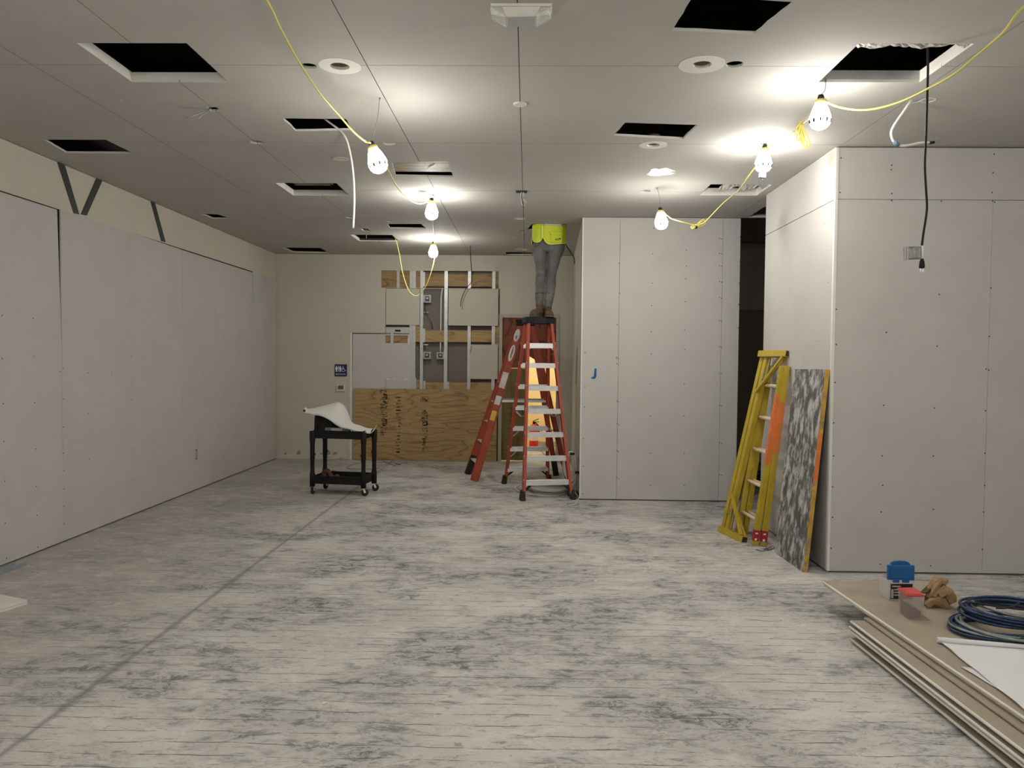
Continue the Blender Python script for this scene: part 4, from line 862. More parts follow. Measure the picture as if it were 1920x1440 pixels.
# blue tape J on the partition
P = [(1114.5, 691), (1118.6, 691), (1118.2, 706), (1115.2, 710.5), (1109.5, 710), (1108, 708.5), (1113.5, 705)]
bm = BM(); prism(bm, [(at(*q, 1, YM).x, at(*q, 1, YM).z) for q in P], lambda u, v, w: V((u, YM-0.001-w, v)), 0.002); tag(mk('tape_strip', bm, 'blue_tape'), 'bent strip of blue tape on the grey partition', 'tape')
# fire extinguisher in the hallway
c = at(1001, 829, 2, 0.0); c = V((c.x, 14.9, 0)); c.x = at(1001, 815, 1, 14.9).x
t = thing('fire_extinguisher', 'red fire extinguisher on the hallway floor seen through the ladders', 'extinguisher', c); m = Matrix.Translation(c)
bm = BM(); lathe(bm, [(0, 0.001), (0.085, 0.001), (0.09, 0.02), (0.09, 0.36), (0.07, 0.43), (0.03, 0.46), (0, 0.46)], 18, m); mk('cylinder', bm, 'extinguisher', t, True)
bm = BM(); lathe(bm, [(0.0915, 0.14), (0.0915, 0.30)], 18, m); o = mk('label', bm, 'sticker_white', t, True)
bm = BM(); lathe(bm, [(0.025, 0.45), (0.025, 0.5), (0, 0.5)], 10, m); beam(bm, c+V((-0.02, 0, 0.51)), c+V((0.09, 0, 0.56)), 0.03, 0.012); beam(bm, c+V((-0.02, 0, 0.5)), c+V((0.1, 0, 0.5)), 0.03, 0.012); mk('valve', bm, 'black_plastic', t)
bm = BM(); tube(bm, spline([c+V((0.02, -0.02, 0.49)), c+V((0.09, -0.06, 0.42)), c+V((0.1, -0.07, 0.25))], 6), 0.012, 7); mk('hose', bm, 'rubber', t, True)
# ------------------------------------------------------------------ red stepladders
def lad_fn(cx, cy, yaw):
    c, s = math.cos(yaw), math.sin(yaw)
    return lambda x, y, z: V((cx+x*c-y*s, cy+x*s+y*c, z)), V((c, s, 0)), V((-s, c, 0))
def step(t, L_, X, Y, z, hw, y, nm='step', d=0.075, h=0.056, m='aluminium'):
    bm = BM(); a, b = L_(-hw, y, z), L_(hw, y, z); beam(bm, a, b, d, 0.004, Y); 
    for s in (-1, 1): beam(bm, a+Y*s*(d/2-0.002)-V((0, 0, h/2)), b+Y*s*(d/2-0.002)-V((0, 0, h/2)), h, 0.004, V((0, 0, 1)))
    for k in (-0.012, 0.012): beam(bm, a+Y*k+V((0, 0, 0.003)), b+Y*k+V((0, 0, 0.003)), 0.004, 0.003, Y)
    o = mk(nm, bm, m, t); o['kind'] = 'stuff' if False else 'thing'; del o['kind']; return o
def ladder_side(t, L_, X, Y, sy, hw0, hw1, sp0, sp1, zt, steps, braces_black=True, feet=True, rail_w=0.034, rail_d=0.078, step_hw_in=0.016, diag=()):
    for s in (-1, 1):
        a, b = L_(s*hw0, sy*sp0, 0.0), L_(s*hw1, sy*sp1, zt); dirv = (b-a).normalized()
        bm = BM(); a2 = a+dirv*0.06; channel(bm, a2, b, rail_d, rail_w, 0.006, Y, s if True else 1); r = mk('rail', bm, 'ladder_red', t)
        if feet:
            bm = BM(); z0 = L_(s*hw0, sy*sp0, 0); q = Matrix((X, Y, V((0, 0, 1)))).transposed().to_4x4(); q.translation = z0
            P = [(-0.033, -0.05, 0.001), (0.033, -0.05, 0.001), (0.033, 0.05, 0.001), (-0.033, 0.05, 0.001), (-0.024, -0.044-0.0*sy, 0.12), (0.024, -0.044, 0.12), (0.024, 0.044, 0.12), (-0.024, 0.044, 0.12)]
            tz = 0.12/zt; dx, dy = s*(hw1-hw0)*tz, sy*(sp1-sp0)*tz
            quad_box(bm, [q @ V((p[0]+(dx if p[2] > .05 else 0), p[1]+(dy if p[2] > .05 else 0), p[2])) for p in P]); bmesh.ops.bevel(bm, geom=bm.edges[:], offset=0.006, segments=2, affect='EDGES'); mk('foot', bm, 'rubber', t)
    f = lambda z: (hw0+(hw1-hw0)*z/zt, sp0+(sp1-sp0)*z/zt)
    for i, z in enumerate(steps):
        hw, sp = f(z); step(t, L_, X, Y, z, hw-step_hw_in, sy*sp)
        if i == 0 and braces_black:
            for s in (-1, 1):
                hwb, spb = f(0.09); bm = BM(); beam(bm, L_(s*(hw-0.13), sy*sp, z-0.03), L_(s*(hwb-0.012), sy*spb, 0.1), 0.05, 0.02, Y, 0.004); mk('knee_brace', bm, 'black_plastic', t)
        if i in diag:
            for s in (-1, 1):
                hwb, spb = f(z-0.12); bm = BM(); beam(bm, L_(s*(hw-0.09 if i > 4 else hw-0.15), sy*sp, z-0.02), L_(s*(hwb-0.01), sy*spb, z-(0.1 if i > 4 else 0.16)), 0.03, 0.006, Y); mk('step_brace', bm, 'aluminium', t)
    # rivets
    bm = BM()
    for z in steps:
        hw, sp = f(z)
        for s in (-1, 1):
            p = L_(s*(hw+0.0), sy*(sp+0.042), z); 
            for k in (-0.008, 0.012): lathe(bm, [(0, -0.004), (0.006, -0.002), (0.006, 0.002)], 6, Matrix.Translation(p+V((0, 0, k))) @ Matrix.Rotation(math.pi/2, 4, 'X'))
    o = mk('rivets', bm, 'aluminium', t); o['kind'] = 'stuff'
LCX, LCY, LYAW = 0.133, 9.955, 0.205
Lf, LX, LY = lad_fn(LCX, LCY, LYAW)
t = thing('stepladder', 'red double-sided stepladder with silver steps, the one the man stands on', 'ladder', V((LCX, LCY, 0)), 'red stepladders')
ST = [0.233+0.284*k for k in range(6)]+[1.905]
ladder_side(t, Lf, LX, LY, -1, 0.315, 0.165, 0.64, 0.085, 2.18, ST, diag=(6,))
ladder_side(t, Lf, LX, LY, 1, 0.315, 0.165, 0.64, 0.085, 2.18, ST, diag=(2, 1))
q = Matrix((LX, LY, V((0, 0, 1)))).transposed().to_4x4(); q.translation = Lf(0, 0, 0)
CAPZ = 2.245
bm = BM(); box(bm, (-0.19, -0.135, CAPZ-0.085), (0.19, 0.135, CAPZ), 0.012, q); mk('top_cap', bm, 'black_plastic', t)
bm = BM(); box(bm, (-0.075, -0.138, CAPZ-0.08), (0.075, -0.1345, CAPZ-0.004), 0.001, q); mk('cap_panel', bm, 'rubber', t)
for s in (-1, 1):
    bm = BM(); z = 1.02; f = 0.64+(0.085-0.64)*z/2.18; hw = 0.315+(0.165-0.315)*z/2.18
    beam(bm, Lf(s*(hw-0.03), -f, z), Lf(s*(hw-0.03), -0.02, z-0.05), 0.022, 0.005, LX); beam(bm, Lf(s*(hw-0.03), 0.02, z-0.05), Lf(s*(hw-0.03), f, z), 0.022, 0.005, LX); mk('spreader', bm, 'wire_steel', t)
# second ladder behind, standing sideways
t2 = thing('stepladder', 'red stepladder turned sideways with stickers on its rail, behind the man\'s ladder', 'ladder', V((-0.1, 11.0, 0)), 'red stepladders')
apx = at(985, 606, 1, 10.98).x
yaw2 = math.pi/2 - 0.06
L2, X2, Y2 = lad_fn(-0.13, 11.0, yaw2)     # local x runs away from the camera, +y points to the picture's left
def side2(sy, foot_x, top_x, hw0, hw1, y0c, zt, rail_d, steps, m):
    out = []
    for s in (-1, 1):
        a = V((foot_x, y0c+s*hw0, 0)) + V((-0.07*s, 0, 0)); b = V((top_x, y0c+s*hw1, zt)); d = (b-a).normalized()
        bm = BM(); channel(bm, a+d*0.004, b, rail_d, 0.035, 0.006, V((1, 0, 0)), s); r = mk('rail', bm, 'ladder_red', t2); out.append((a, b))
    return out
ap = at(981, 606, 1, 10.7); zt = ap.z+0.0
fl_ = at(888, 899, 2, 0.0); fr_ = at(1055, 903, 2, 0.0)
left = side2(1, fl_.x-0.05, apx-0.07, 0.33, 0.17, 11.0, zt, 0.115, [], 'ladder_red')
rgt = side2(-1, fr_.x-0.0, apx+0.09, 0.30, 0.16, 11.0, zt, 0.075, [], 'ladder_red')
for s, (a, b) in zip((-1, 1), rgt):
    if s == 1:
        bm = BM(); d = (b-a).normalized(); beam(bm, a+d*0.002, a+d*0.3, 0.085, 0.045, V((1, 0, 0)), 0.006); mk('foot', bm, 'rubber', t2)
bm = BM(); (a0, b0), (a1, b1) = left; d = (b1-a1).normalized(); beam(bm, a1+d*0.002, a1+d*0.3, 0.09, 0.045, V((1, 0, 0)), 0.006); mk('foot', bm, 'rubber', t2)
bm = BM(); box(bm, (apx-0.14, 10.80, zt-0.03), (apx+0.14, 11.2, zt+0.06), 0.012); mk('top_cap', bm, 'black_plastic', t2)
for k in range(7):
    z = 0.24+0.285*k; u = z/zt
    p, q2 = a0.lerp(b0, u), a1.lerp(b1, u); bm = BM(); beam(bm, p+V((0, 0.02, 0)), q2-V((0, 0.02, 0)), 0.08, 0.012, V((1, 0, 0))); mk('step', bm, 'aluminium', t2)
for k in (1, 4):
    u = (0.3+0.4*k)/zt; p, q2 = rgt[0][0].lerp(rgt[0][1], u), rgt[1][0].lerp(rgt[1][1], u); bm = BM(); beam(bm, p, q2, 0.03, 0.02, V((1, 0, 0))); mk('rear_brace', bm, 'aluminium', t2)
for s in (0, 1):
    z = 1.12; p, q2 = left[s][0].lerp(left[s][1], z/zt), rgt[s][0].lerp(rgt[s][1], z/zt); bm = BM(); beam(bm, p, q2, 0.03, 0.008, V((0, 0, 1))); mk('spreader', bm, 'aluminium' if s == 0 else 'wire_steel', t2)
# stickers on the near left rail
def rail_sticker(u0, u1, w, m, oval=False, nm='sticker', off=0.0):
    (a, b) = left[0]; d = (b-a).normalized(); x = V((1, 0, 0)); x = (x-d*x.dot(d)).normalized(); n = x.cross(d).normalized()
    if n.y > 0: n = -n
    pa, pb = a.lerp(b, u0), a.lerp(b, u1); c = (pa+pb)/2; h = (pb-pa).length/2; bm = BM()
    P = [(w/2*math.cos(2*math.pi*i/20), h*math.sin(2*math.pi*i/20)) for i in range(20)] if oval else [(-w/2, -h), (w/2, -h), (w/2, h), (-w/2, h)]
    prism(bm, P, lambda u, v, k: c+x*(u+off)+d*v+n*(0.0065+k), 0.001); return mk(nm, bm, m, t2), c, x, d, n
rail_sticker(0.885, 0.965, 0.078, 'sticker_white', True)
rail_sticker(0.76, 0.865, 0.07, 'sticker_white', True); rail_sticker(0.775, 0.855, 0.022, 'sticker_red', True, 'sticker_logo', 0.004)
rail_sticker(0.59, 0.69, 0.085, 'sticker_white'); rail_sticker(0.485, 0.54, 0.08, 'sticker_white'); rail_sticker(0.385, 0.445, 0.07, 'sticker_yellow')
(a, b) = left[0]
for u0, u1, m in ((0.9, 0.925, 'label_black'), (0.40, 0.43, 'stamp_ink')): rail_sticker(u0, u1, 0.02, m, False, 'sticker_mark')
for s, o_, cap_ in ((0, None, None),): pass

# ------------------------------------------------------------------ the man on the ladder
MY = 9.975
def mp(px, py, y=MY): return at(px, py, 1, y)
per = thing('person', 'person in yellow vest and grey trousers standing on the ladder, head inside ceiling', 'person', V((0.18, MY, CAPZ)))
def ell(bm, c, rx, ry, n, yaw=0.0, f=None):
    vs = []
    for j in range(n):
        a = 2*math.pi*j/n; x, y = rx*math.cos(a), ry*math.sin(a)
        vs.append(bm.verts.new((c.x+x*math.cos(yaw)-y*math.sin(yaw), c.y+x*math.sin(yaw)+y*math.cos(yaw), c.z)))
    return vs
def loft(bm, secs, n=20):
    R_ = [ell(bm, c, rx, ry, n) for c, rx, ry in secs]
    for a, b in zip(R_, R_[1:]):
        for j in range(n): bm.faces.new((a[j], a[(j+1) % n], b[(j+1) % n], b[j]))
    bm.faces.new(R_[0][::-1]); bm.faces.new(R_[-1])
Z72 = 110/792.0
def row(Y, xl, xr, dy=0.0, ry=None):
    y = 400+Y*Z72; a, b = mp(970+xl*Z72, y), mp(970+xr*Z72, y); c = (a+b)/2; c.y += dy; rx = (b.x-a.x)/2
    return (c, rx, ry or rx*1.12)
legL = [row(1245, 246, 350, 0.0, .062), row(1180, 243, 355, 0, .064), row(1090, 238, 366, 0, .068), row(1075, 236, 368, 0, .071), row(1060, 240, 366, 0.005, .069), row(950, 240, 386, 0.01, .076), row(860, 243, 383, 0, .08), row(800, 252, 386, -0.012, .083), row(700, 246, 389, 0, .088), row(600, 222, 392, 0.01, .098), row(500, 202, 398, 0.02, .11), row(420, 205, 415, 0.03, .115)]
legR = [row(1268, 356, 466, 0.0, .062), row(1200, 358, 482, 0, .064), row(1095, 364, 500, 0, .068), row(1078, 362, 504, 0, .071), row(1060, 370, 502, .005, .069), row(950, 378, 516, 0.01, .076), row(860, 394, 522, 0, .08), row(800, 404, 540, -0.012, .084), row(700, 408, 562, 0, .09), row(600, 409, 586, 0.01, .1), row(500, 410, 622, 0.02, .112), row(420, 405, 640, 0.03, .115)]
pel = [row(520, 205, 630, 0.03, .10), row(460, 205, 640, 0.035, .125), row(400, 215, 645, 0.035, .125), row(330, 220, 640, 0.035, .12)]
bm = BM(); loft(bm, legL); loft(bm, legR); loft(bm, pel, 28)
tr = mk('trousers', bm, 'trousers', per, True)
md = tr.modifiers.new('r', 'REMESH'); md.mode = 'VOXEL'; md.voxel_size = 0.0085; md.use_smooth_shade = True
md = tr.modifiers.new('s', 'SMOOTH'); md.iterations = 3; md.factor = 0.5
tx = bpy.data.textures.new('folds', 'CLOUDS'); tx.noise_scale = 0.10; tx.noise_depth = 2
md = tr.modifiers.new('d', 'DISPLACE'); md.texture = tx; md.strength = 0.026; md.mid_level = 0.5; md.texture_coords = 'LOCAL'
bake(tr); tr.data.polygons.foreach_set('use_smooth', [True]*len(tr.data.polygons))
# trouser details: side pocket seam, hem seams
bm = BM()
for L_ in ([(222, 430), (240, 455), (262, 440), (300, 410)], [(345, 505), (372, 508), (388, 520), (392, 545)]):
    tube(bm, spline([mp(970+x*Z72, 400+y*Z72, MY-0.105) for x, y in L_], 5), 0.0028, 5)
mk('pocket_seam', bm, 'steel_dark', per, True)
for S in (row(1080, 238, 368, 0, .071), row(1084, 362, 504, 0, .071)):
    bm = BM(); tube(bm, [S[0]+V((S[1]*1.0*math.cos(a), S[2]*1.0*math.sin(a), 0.003*math.sin(3*a))) for a in [2*math.pi*i/28 for i in range(28)]], 0.0035, 5, True); mk('hem_seam', bm, 'steel_dark', per, True)
# body: one skinned surface, legs to raised arms, inside the clothes
hipc = pel[1][0]
def chain():
    Vx, E, R_ = [], [], []
    def add(p, r, par=None):
        Vx.append(V(p)); R_.append(r); 
        if par is not None: E.append((par, len(Vx)-1))
        return len(Vx)-1
    root = add(hipc, 0.09)
    for S in (legL, legR):
        h = add(S[-2][0]+V((0.02 if S is legR else -0.02, 0.01, 0)), 0.055, root); kn = add(S[6][0], 0.045, h); an = add(S[1][0], 0.035, kn); add(S[0][0]+V((0, -0.01, -0.05)), 0.03, an)
    w = add(hipc+V((0.0, 0.02, 0.2)), 0.11, root); ch = add(hipc+V((-0.01, 0.03, 0.42)), 0.125, w); nk = add(hipc+V((-0.01, 0.02, 0.58)), 0.055, ch); hd = add(hipc+V((-0.01, -0.01, 0.70)), 0.085, nk); add(hipc+V((-0.01, -0.015, 0.78)), 0.075, hd)
    for s in (-1, 1):
        sh = add(hipc+V((s*0.17, 0.03, 0.51)), 0.058, ch); el = add(hipc+V((s*0.30, -0.10, 0.62)), 0.04, sh); wr_ = add(hipc+V((s*0.22, -0.24, 0.80)), 0.03, el); hand = add(hipc+V((s*0.20, -0.27, 0.88)), 0.035, wr_)
        for k in range(4): f1 = add(hipc+V((s*(0.17+0.022*k), -0.29, 0.93+0.008*(k in (1, 2)))), 0.009, hand); add(hipc+V((s*(0.17+0.02*k), -0.31, 0.965+0.008*(k in (1, 2)))), 0.008, f1)
        f1 = add(hipc+V((s*0.145, -0.28, 0.88)), 0.011, hand); add(hipc+V((s*0.13, -0.30, 0.91)), 0.009, f1)
    return Vx, E, R_
Vx, E_, R_ = chain(); org = V((0.18, MY, CAPZ))
me = bpy.data.meshes.new('body'); me.from_pydata([tuple(v-org) for v in Vx], E_, []); bo = bpy.data.objects.new('body', me); COL.objects.link(bo); bo.parent = per; me.materials.append(MATS['skin'])
md = bo.modifiers.new('skin', 'SKIN'); 
for i, r in enumerate(R_): me.skin_vertices[0].data[i].radius = (r, r)
me.skin_vertices[0].data[0].use_root = True
md = bo.modifiers.new('sub', 'SUBSURF'); md.levels = 1; md.render_levels = 1
bake(bo); bo.data.polygons.foreach_set('use_smooth', [True]*len(bo.data.polygons))
hc = hipc+V((-0.01, -0.015, 0.80)); bm = BM(); lathe(bm, [(0.135, -0.01), (0.12, 0.0), (0.115, 0.04), (0.085, 0.09), (0.04, 0.115), (0, 0.12)], 20, Matrix.Translation(hc)); mk('hard_hat', bm, 'sticker_white', per, True)
fc_ = hipc+V((-0.01, -0.105, 0.715)); bm = BM()
for s in (-1, 1): lathe(bm, [(0, -0.009), (0.009, 0), (0, 0.009)], 8, Matrix.Translation(fc_+V((s*0.032, 0.012, 0.02))))
o_ = mk('eyes', bm, 'hair', per, True)
bm = BM(); lathe(bm, [(0.0, 0.03), (0.012, -0.01), (0.0, -0.018)], 8, Matrix.Translation(fc_+V((0, 0.0, 0)))); mk('nose', bm, 'skin', per, True)
bm = BM(); beam(bm, fc_+V((-0.022, 0.01, -0.04)), fc_+V((0.022, 0.01, -0.04)), 0.008, 0.008); mk('mouth', bm, 'tape_pink', per)
bm = BM(); loft(bm, [(hipc+V((0, 0, 0.10)), .19, .118), (hipc+V((0, 0.01, 0.22)), .185, .12), (hipc+V((-0.01, 0.02, 0.42)), .2, .13), (hipc+V((-0.01, 0.02, 0.52)), .15, .1), (hipc+V((-0.01, 0.02, 0.57)), .07, .065)], 22); mk('shirt', bm, 'shirt', per, True)
for s in (-1, 1):
    bm = BM(); tube(bm, [hipc+V((s*0.13, 0.03, 0.50)), hipc+V((s*0.22, 0.0, 0.56)), hipc+V((s*0.305, -0.1, 0.62)), hipc+V((s*0.24, -0.21, 0.76))], [0.08, 0.07, 0.055, 0.042], 12); mk('sleeve', bm, 'shirt', per, True)
# vest: a thin shell around the torso with a rounded front hem and an open front
HEM = [(997.0, 442), (998, 449), (1002, 454), (1008, 456.2), (1013, 454), (1016, 449), (1017.5, 446.5), (1019, 449.5), (1022, 455), (1027, 459.5), (1034, 460.6), (1045, 459), (1055, 457.8), (1060, 456.5), (1062, 454)]
def hem(px):
    if px <= HEM[0][0]: return HEM[0][1]
    for (x0, y0), (x1, y1) in zip(HEM, HEM[1:]):
        if px <= x1: return y0+(y1-y0)*(px-x0)/(x1-x0)
    return HEM[-1][1]
cV = V(((mp(997, 445).x+mp(1062, 445).x)/2, MY+0.03, 0)); RX = (mp(1062, 445).x-mp(997, 445).x)/2; RY = 0.158
ztop = HC+0.42
def vpt(a, v):
    x = cV.x+RX*math.cos(a); y = cV.y+RY*math.sin(a)
    front = y < cV.y
    px = 997+(x-(cV.x-RX))/(2*RX)*65; zb = mp(px, hem(px) if front else 456, MY-0.05).z
    if front: zb += 0.0
    z = zb+(ztop-zb)*v; k = 1+(0.024*math.sin(a*7+v*5)+0.012*math.sin(a*13-v*9))*(1-v)*0.9; tp = 1-0.10*v
    dp = 0.0
    fx = px-1012.5+ (0.5-v)*1.0
    if front and abs(fx) < 2.6: dp = 0.014*(1-abs(fx)/2.6)     # dent where the two fronts meet
    return V((cV.x+(x-cV.x)*k*tp, cV.y+(y-cV.y)*k*tp+dp, z))
vt = [0, .025, .05, .1, .16, .23, .31, .4, .5, .6, .72, .85, 1.0]
nA = 120; a_open = None
angs = [2*math.pi*i/nA for i in range(nA)]
bm = BM(); grid(bm, [[vpt(a, v) for a in angs] for v in vt], True); vo = mk('vest', bm, 'vest', per, True); solid(vo, 0.004)
bm = BM(); tube(bm, [vpt(a, 0)+V((0, 0, 0.004)) for a in angs], 0.0045, 6, True); mk('hem_tape', bm, 'vest_trim', vo, True)
def vfront(px, py, off):
    x = mp(px, py, MY-0.12).x; c = max(-1, min(1, (x-cV.x)/(RX*0.985))); return V((x, cV.y-RY*math.sqrt(1-c*c)*0.99-off, mp(px, py, MY-0.12).z))
def vpatch(nm, poly, off, m, par, th=0.003):
    (x0, y0), (x1, y1) = poly; rows = [[vfront(x0+(x1-x0)*i/8, y0+(y1-y0)*j/4, off) for i in range(9)] for j in range(5)]
    bm = BM(); grid(bm, rows); o = mk(nm, bm, m, par, True); solid(o, th); return o
pk = vpatch('pocket', ((1032.5, 438), (1055.5, 456)), 0.009, 'vest', vo, 0.010); vpatch('pocket_flap', ((1031.5, 434), (1056, 440.5)), 0.019, 'vest', vo, 0.012); vpatch('reflective_band', ((1018.5, 418.5), (1056, 423)), 0.007, 'label_grey', vo, 0.002)
vpatch('front_edge', ((1015.6, 421), (1018.0, 446)), 0.006, 'vest_trim', vo, 0.004)
lg = [((1040.5, 448.2), (1043, 449.6)), ((1043.5, 448), (1046, 449.4)), ((1046.5, 447.4), (1048, 449)), ((1048.8, 445.8), (1051.5, 448.6)), ((1040.5, 450.3), (1050, 450.9))]
bm = BM()
for (x0, y0), (x1, y1) in lg:
    v = [bm.verts.new(vfront(x, y, 0.0165)) for x, y in ((x0, y1), (x1, y1), (x1, y0), (x0, y0))]; bm.faces.new(v)
o = mk('chest_mark', bm, 'label_black', vo); solid(o, 0.001)
# boots
def boot(ankle, toe, heel_y, label):
    a = V(ankle); d = V((toe[0]-a.x, toe[1]-a.y, 0)); L_ = d.length; d.normalize(); s = d.cross(V((0, 0, 1)))
    bm = BM(); secs = [(-0.075, 0.034, 0.07), (-0.055, 0.043, 0.155), (0.0, 0.046, 0.16), (0.03, 0.046, 0.13), (0.07, 0.047, 0.095), (0.12, 0.053, 0.078), (0.165, 0.05, 0.07), (0.195, 0.034, 0.05)]
    R_ = []
    for u, w, h in secs:
        c = a+d*u; R_.append([bm.verts.new(V((c.x, c.y, CAPZ+0.022))+s*(w*math.cos(t))*1.0+V((0, 0, max(0, h*math.sin(t)) if t <= math.pi else 0.0))) for t in [math.pi*i/10 for i in range(11)]])
    for A, B in zip(R_, R_[1:]):
        for j in range(10): bm.faces.new((A[j], A[j+1], B[j+1], B[j]))
        bm.faces.new((A[10], A[0], B[0], B[10]))
    bm.faces.new(R_[0]); bm.faces.new(R_[-1][::-1])
    b_ = mk('boot', bm, 'boot', per, True)
    bm = BM(); P = []
    for u, w, h in secs: P.append((u, w*1.08))
    poly = [a+d*u+s*w for u, w in P]+[a+d*u-s*w for u, w in reversed(P)]
    lo = [bm.verts.new((p.x, p.y, CAPZ+0.001)) for p in poly]; hi = [bm.verts.new((p.x, p.y, CAPZ+0.026)) for p in poly]; n = len(poly)
    bm.faces.new(lo[::-1]); bm.faces.new(hi)
    for i in range(n): bm.faces.new((lo[i], lo[(i+1) % n], hi[(i+1) % n], hi[i]))
    mk('sole', bm, 'boot_sole', b_)
    bm = BM()
    for u, z in ((0.045, 0.135), (0.065, 0.115), (0.085, 0.1), (0.1, 0.092)): beam(bm, a+d*u+s*0.02+V((0, 0, CAPZ-a.z+z)), a+d*u-s*0.02+V((0, 0, CAPZ-a.z+z)), 0.005, 0.005)
    mk('laces', bm, 'cord_grey', b_)
    bm = BM(); c = a+V((0, 0, CAPZ-a.z)); loft(bm, [(c+V((0, 0, 0.10)), .05, .055), (c+V((0, 0, 0.17)), .05, .053), (c+V((0, 0, 0.2)), .048, .05)], 16); mk('boot_collar', bm, 'boot', b_, True)
aL, aR = mp(970+300*Z72, 586), mp(970+412*Z72, 586)
boot((aL.x, MY+0.0, CAPZ), (aL.x-0.10, MY-0.17), 0, ''); boot((aR.x, MY+0.01, CAPZ), (aR.x+0.02, MY-0.17), 0, '')

# ------------------------------------------------------------------ black service cart
FL, FR_, RR = at(583, 925.5, 2, 0.0), at(681, 931, 2, 0.0), at(704, 920, 2, 0.0)
FL = V((-2.672, 9.50, 0)); FR_ = V((-1.995, 9.405, 0))
cx_ = (FR_-FL); CW = cx_.length; cx_.normalize(); cyv = V((-cx_.y, cx_.x, 0)); CD = 0.41
cq_ = Matrix((cx_, cyv, V((0, 0, 1)))).transposed().to_4x4(); cq_.translation = FL
def C_(x, y, z): return cq_ @ V((x, y, z))
t = thing('service_cart', 'black plastic two-tray service cart on casters, holding a bag and drawings', 'cart', C_(CW/2, CD/2, 0))
ZT, ZBt = 0.80, 0.235
def tray(z0, z1, nm):
    bm = BM(); th = 0.012; x0, x1, y0, y1 = 0.02, CW-0.02, 0.0, CD
    box(bm, (x0, y0, z0), (x1, y1, z0+0.015), 0, cq_); box(bm, (x0, y0, z0+.015), (x1, y0+th, z1), 0, cq_); box(bm, (x0, y1-th, z0+.015), (x1, y1, z1), 0, cq_); box(bm, (x0, y0+th, z0+.015), (x0+th, y1-th, z1), 0, cq_); box(bm, (x1-th, y0+th, z0+.015), (x1, y1-th, z1), 0, cq_)
    box(bm, (x0+.004, y0-0.008, z1-0.016), (x1-.004, y0, z1), 0, cq_); box(bm, (x0+.004, y1, z1-0.016), (x1-.004, y1+0.008, z1), 0, cq_); return mk(nm, bm, 'black_plastic', t)
tray(ZT-0.1, ZT, 'top_tray'); tray(ZBt-0.1, ZBt, 'bottom_tray')
for ix, iy in ((0, 0), (1, 0), (0, 1), (1, 1)):
    x, y = ix*CW, iy*CD; sx = 1 if ix == 0 else -1; sy = 1 if iy == 0 else -1
    bm = BM(); cxp, cyp = x+sx*0.01, y+sy*0.008
    tube(bm, [C_(cxp, cyp, z) for z in (0.10, 0.25, 0.29, 0.42, 0.44, 0.62, 0.68, ZT-0.01)], [0.034, 0.034, 0.027, 0.027, 0.030, 0.030, 0.036, 0.036], 10); lg_ = mk('leg', bm, 'black_plastic', t, True)
    bm = BM(); lathe(bm, [(0, -0.01), (0.014, -0.008), (0.014, 0.008), (0, 0.01)], 8, Matrix.Translation(C_(cxp+sx*0.03, cyp, 0.5)) @ Matrix.Rotation(math.pi/2, 4, 'Y')); mk('button', bm, 'black_plastic', lg_)
    ang = {(0, 0): 1.45, (1, 0): 0.35, (1, 1): 0.2, (0, 1): 1.2}[(ix, iy)]
    w = C_(cxp, cyp, 0.046)+V((0.018*math.cos(ang), 0.018*math.sin(ang), 0)); ax = V((-math.sin(ang), math.cos(ang), 0)); r = 0.045
    bm = BM(); m = Matrix((ax.orthogonal().normalized(), ax.cross(ax.orthogonal().normalized()), ax)).transposed().to_4x4(); m.translation = w
    lathe(bm, [(0, -0.012), (r*0.86, -0.013), (r, -0.008), (r, 0.008), (r*0.86, 0.013), (0, 0.012)], 18, m); wh = mk('caster_wheel', bm, 'rubber', t, True)
    bm = BM(); fd = V((math.cos(ang), math.sin(ang), 0))
    for s in (-1, 1): beam(bm, w+ax*s*0.018, C_(cxp, cyp, 0.104)+ax*s*0.018-fd*0.004, 0.024, 0.003, fd)
    beam(bm, C_(cxp, cyp, 0.102)-fd*0.02, C_(cxp, cyp, 0.102)+fd*0.02, 0.04, 0.006, ax); tube(bm, [w-ax*0.022, w+ax*0.022], 0.006, 6); mk('caster_fork', bm, 'aluminium', t)
# bag, boxes and drawings lying on the cart
def cp(px, py, d): return at(px, py, 1, d)
bm = BM(); b0_ = cp(588, 806, 9.6); b1_ = cp(640, 806, 9.6); zt_ = cp(600, 778, 9.6).z
loft(bm, [(V(((b0_.x+b1_.x)/2, 9.66, ZT-0.082)), (b1_.x-b0_.x)/2, 0.12), (V(((b0_.x+b1_.x)/2, 9.66, ZT-0.03)), (b1_.x-b0_.x)/2+.008, 0.13), (V(((b0_.x+b1_.x)/2, 9.66, ZT+0.10)), (b1_.x-b0_.x)/2+0.005, 0.125), (V(((b0_.x+b1_.x)/2-0.03, 9.66, ZT+0.17)), (b1_.x-b0_.x)/2-0.03, 0.10), (V(((b0_.x+b1_.x)/2-0.06, 9.66, zt_+0.02)), 0.07, 0.06)], 20)
bag = tag(mk('tool_bag', bm, 'black_cloth', None, True), 'soft black bag on the cart top tray under the drawings', 'bag')
bm = BM(); P0 = V((b0_.x+0.04, 9.54, ZT+0.02)); tube(bm, spline([P0, P0+V((0.03, -0.015, 0.09)), P0+V((0.11, -0.02, 0.11)), P0+V((0.2, -0.015, 0.06)), P0+V((0.22, 0, -0.01))], 5), 0.009, 7); mk('handle', bm, 'black_cloth', bag, True)
bm = BM(); x0 = cp(610, 808, 9.52).x; x1 = cp(655, 808, 9.52).x; box(bm, (x0, 9.49, ZT-0.083), (x1, 9.56, ZT+0.035), 0.006); gb = tag(mk('grey_case', bm, 'dark_tray_item'), 'low grey case on the cart top tray below the drawings', 'case')
